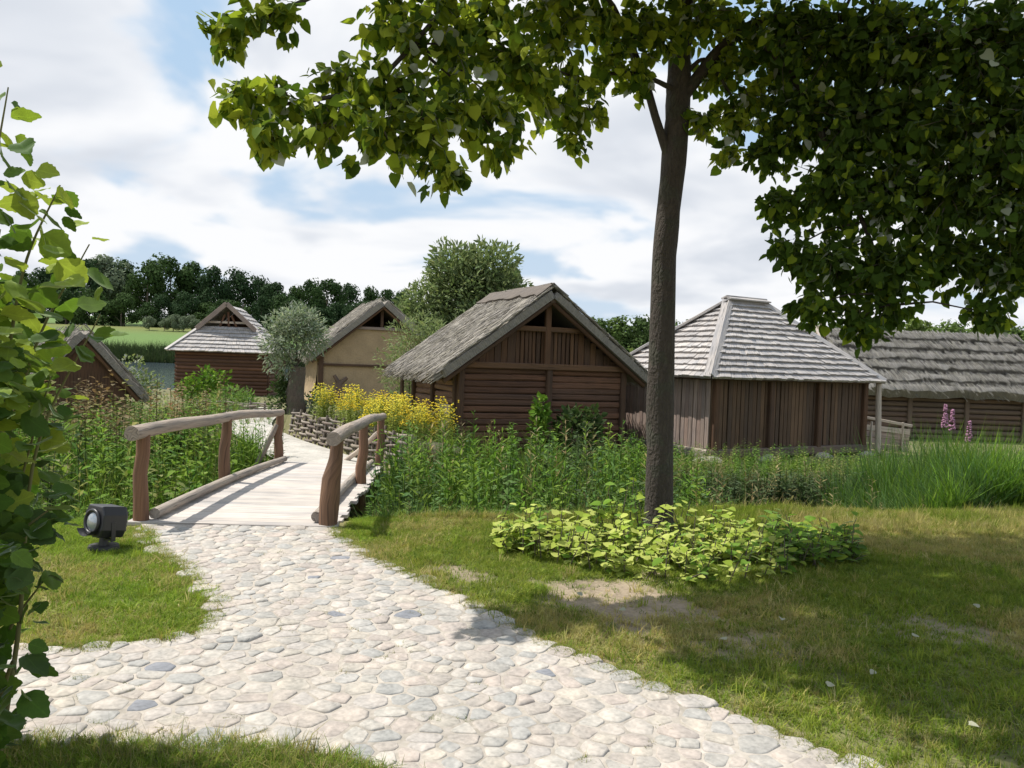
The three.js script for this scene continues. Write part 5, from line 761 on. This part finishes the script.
// ------------------------------------------------------------ trees across the lake
{
  const protos = [];
  for (let v = 0; v < 5; v++) {
    const r2 = rng(400 + v), p = [], uv = [], idx = [], lobes = []; const nl = 9 + Math.floor(r2() * 5);
    for (let k = 0; k < nl; k++) { const a = r2() * 6.28, y = 0.3 + 0.58 * (k / nl), rr = 0.24 * Math.sin(Math.PI * clamp(y * 0.92 + 0.02)); lobes.push([Math.cos(a) * rr, y, Math.sin(a) * rr, 0.13 + 0.09 * r2()]); } lobes.push([0, 0.86, 0, 0.13]);
    for (let i = 0; i < 3400; i++) {
      const l = lobes[i % lobes.length], z = r2() * 2 - 1, a = r2() * 6.28, s = Math.sqrt(1 - z * z), f = Math.pow(r2(), 0.3), d = V(s * Math.cos(a), z, s * Math.sin(a)), c = V(l[0], l[1], l[2]).addScaledVector(d, l[3] * f), t = d.clone().add(V(r2() - 0.5, r2() - 0.5, r2() - 0.5).multiplyScalar(1.5)).normalize(), x = t.clone().cross(V(r2(), r2(), r2())).normalize(), y = t.clone().cross(x), q = 0.011 + 0.012 * r2(), o = p.length / 3;
      for (const [u, w] of [[-1, -0.6], [1, -0.8], [0.7, 1], [-0.8, 0.7]]) { const e = c.clone().addScaledVector(x, u * q).addScaledVector(y, w * q); p.push(e.x, e.y, e.z); uv.push(u, w); } idx.push(o, o + 1, o + 2, o, o + 2, o + 3);
    }
    const g = new THREE.Group(), limbs = [pole([V(0, -0.03, 0), V(0.01, 0.3, 0), V(0, 0.75, 0)], [0.022, 0.017, 0.006], 6, 0.1, false)]; lobes.slice(0, 6).forEach((l) => limbs.push(pole([V(0, l[1] * 0.55, 0), V(l[0], l[1], l[2])], [0.008, 0.003], 4, 0, false)));
    protos.push([g, geo(p, uv, idx), mergeGeometries(limbs)]);
  }
  const mats = { dark: [leafMat(0.037, 0.072, 0.02, 0.25), leafMat(0.047, 0.086, 0.022, 0.25), leafMat(0.031, 0.062, 0.022, 0.25)], mid: [leafMat(0.07, 0.115, 0.028, 0.3), leafMat(0.085, 0.135, 0.03, 0.3), leafMat(0.06, 0.10, 0.026, 0.3)], silver: [leafMat(0.16, 0.2, 0.12, 0.3)], light: [leafMat(0.13, 0.18, 0.04, 0.3), leafMat(0.10, 0.155, 0.035, 0.3)] };
  const tree = (x, z, h, w, kind, label, cat, group, name) => { const v = protos[Math.floor(R() * 5)], t = thing(name, label, cat, [x, H(x, z) - 0.1 - (name === 'wood_tree' ? 0 : 0.2 * h), z], ran(0, 6.28), group); mesh('trunk', v[2], M.willowBark, t); mesh('crown', v[1], pick(mats[kind]), t); t.scale.set(w, h, w); };
  // back row of the dark wood: pixel-free list of [angle tangent, height of the top above the eye per metre]
  const tops = [[20, 272], [42, 270], [62, 267], [82, 262], [101, 257], [122, 263], [146, 263], [168, 260], [190, 265], [212, 269], [235, 273], [256, 280], [275, 284], [291, 288], [306, 282], [325, 281], [345, 285], [366, 289], [386, 291], [402, 292]];
  tops.forEach(([px, py], i) => { const z = -288 - 10 * (i % 3), x = (px - 512) / 800 * -z, top = 1.6 + (362 + (px - 512) * 0.035 - py) / 800 * -z, h = top - H(x, z); tree(x, z, h * 1.06, h * ran(0.8, 1.05), px > 90 && px < 110 ? 'silver' : 'dark', px > 90 && px < 110 ? 'grey-green treetop rising from the dark wood across the lake' : 'tall dark tree in the wood across the lake', 'tree', 'dark wood across the lake', 'wood_tree'); });
  for (let i = 0; i < 22; i++) { const z = -266 - 8 * R(), x = -178 + i * 6.6 + ran(-2, 2); tree(x, z, ran(11, 17), ran(12, 17), 'dark', 'lower dark tree along the front edge of the far wood', 'tree', 'front edge of the far wood', 'wood_edge_tree'); }
  [[148, 5], [163, 4.4], [172, 6], [182, 5.4], [191, 6]].forEach(([px, h]) => { const z = -250, x = (px - 512) / 800 * 250; tree(x, z, h, h * 1.1, 'silver', 'small silvery bush in the green field across the lake', 'bush', 'silvery bushes in the far field', 'field_bush'); });
  for (let i = 0; i < 22; i++) { const px = 548 + i * 24 + ran(-6, 6), z = -188 - 10 * R(), x = (px - 512) / 800 * -z, top = 1.6 + (362 + (px - 512) * 0.035 - (px < 560 ? 318 : 309 + ran(-5, 7))) / 800 * -z, h = top - H(x, z); tree(x, z, h * 1.04, h * ran(0.95, 1.3), px > 880 ? 'light' : 'mid', px > 880 ? 'light green tree beyond the long thatched house' : 'mid green tree on the far shore right of the log hut', 'tree', px > 880 ? 'light green trees at the right' : 'trees on the far shore', 'shore_tree'); }
}

// ------------------------------------------------------------ garden floodlight
{
  const t = thing('garden_floodlight', 'black garden floodlight with round glass lens on the grass by the bridge', 'floodlight', [-3.18, 0, -6.28], -0.55), blk = std([0.022, 0.022, 0.026], { roughness: 0.38 }), rub = std([0.03, 0.03, 0.032], { roughness: 0.7 });
  mesh('base_plate', new THREE.CylinderGeometry(0.11, 0.125, 0.05, 20).translate(0, 0.02, 0), rub, t); mesh('stem', new THREE.CylinderGeometry(0.03, 0.04, 0.07, 12).translate(0, 0.075, 0), blk, t);
  for (const s of [-1, 1]) mesh('bracket_arm', beam(V(s * 0.125, 0.09, 0), V(s * 0.125, 0.24, 0), 0.035, 0.012, V(0, 0, 1)), blk, t); mesh('bracket_base', beam(V(-0.13, 0.1, 0), V(0.13, 0.1, 0), 0.035, 0.014, V(0, 0, 1)), blk, t);
  const sh = new THREE.Shape(); sh.moveTo(-0.09, -0.1); sh.lineTo(0.09, -0.1); sh.lineTo(0.115, -0.05); sh.lineTo(0.115, 0.06); sh.lineTo(0.085, 0.115); sh.lineTo(-0.085, 0.115); sh.lineTo(-0.115, 0.06); sh.lineTo(-0.115, -0.05); sh.closePath();
  const head = mesh('housing', new THREE.ExtrudeGeometry(sh, { depth: 0.17, bevelEnabled: true, bevelSize: 0.012, bevelThickness: 0.02, bevelSegments: 3 }).translate(0, 0, -0.1), blk, t); head.position.y = 0.23; head.rotation.x = -0.15;
  mesh('lens_ring', new THREE.TorusGeometry(0.088, 0.014, 8, 28).translate(0, 0, 0.1), blk, head);
  const gl = new THREE.SphereGeometry(0.086, 24, 10, 0, 6.2832, 0, 1.1).rotateX(Math.PI / 2).scale(1, 1, 0.5).translate(0, 0, 0.075); mesh('lens', gl, new THREE.MeshPhysicalMaterial({ color: col(0.32, 0.35, 0.38), roughness: 0.08, clearcoat: 1, metalness: 0.35 }), head);
  mesh('visor', new THREE.CylinderGeometry(0.118, 0.108, 0.07, 20, 1, true, 2.2, 1.9).rotateX(Math.PI / 2).rotateZ(Math.PI).translate(0, 0.005, 0.12), blk, head);
  for (let k = 0; k < 5; k++) mesh('cooling_fin', beam(V(-0.085, -0.06 + k * 0.035, -0.125), V(0.085, -0.06 + k * 0.035, -0.125), 0.012, 0.04), blk, head);
}
// ------------------------------------------------------------ pale fallen leaves on the shaded lawn
[[1.62, -3.95], [1.95, -4.15], [2.45, -4.7], [2.1, -3.55], [0.78, -5.1], [0.5, -5.35], [2.9, -4.3], [1.3, -4.6], [3.2, -5.4], [1.75, -5.0]].forEach(([x, z], i) => { const o = mesh(numbered('fallen_leaf'), heartLeaf[i % 3], std([0.28, 0.28, 0.2]), scene); o.applyMatrix4(leafMatrix(V(x, H(x, z) + 0.05, z), V(Math.cos(i * 2.3), 0.1, Math.sin(i * 2.3)), V(0.2, 1, 0.3), 0.045)); tag(o, 'small pale fallen leaf lying on the shaded lawn', 'leaf', 'fallen leaves on the lawn'); });

scene.traverse((o) => { if (o.isMesh) o.castShadow = o.receiveShadow = true; });
renderer.render(scene, camera);
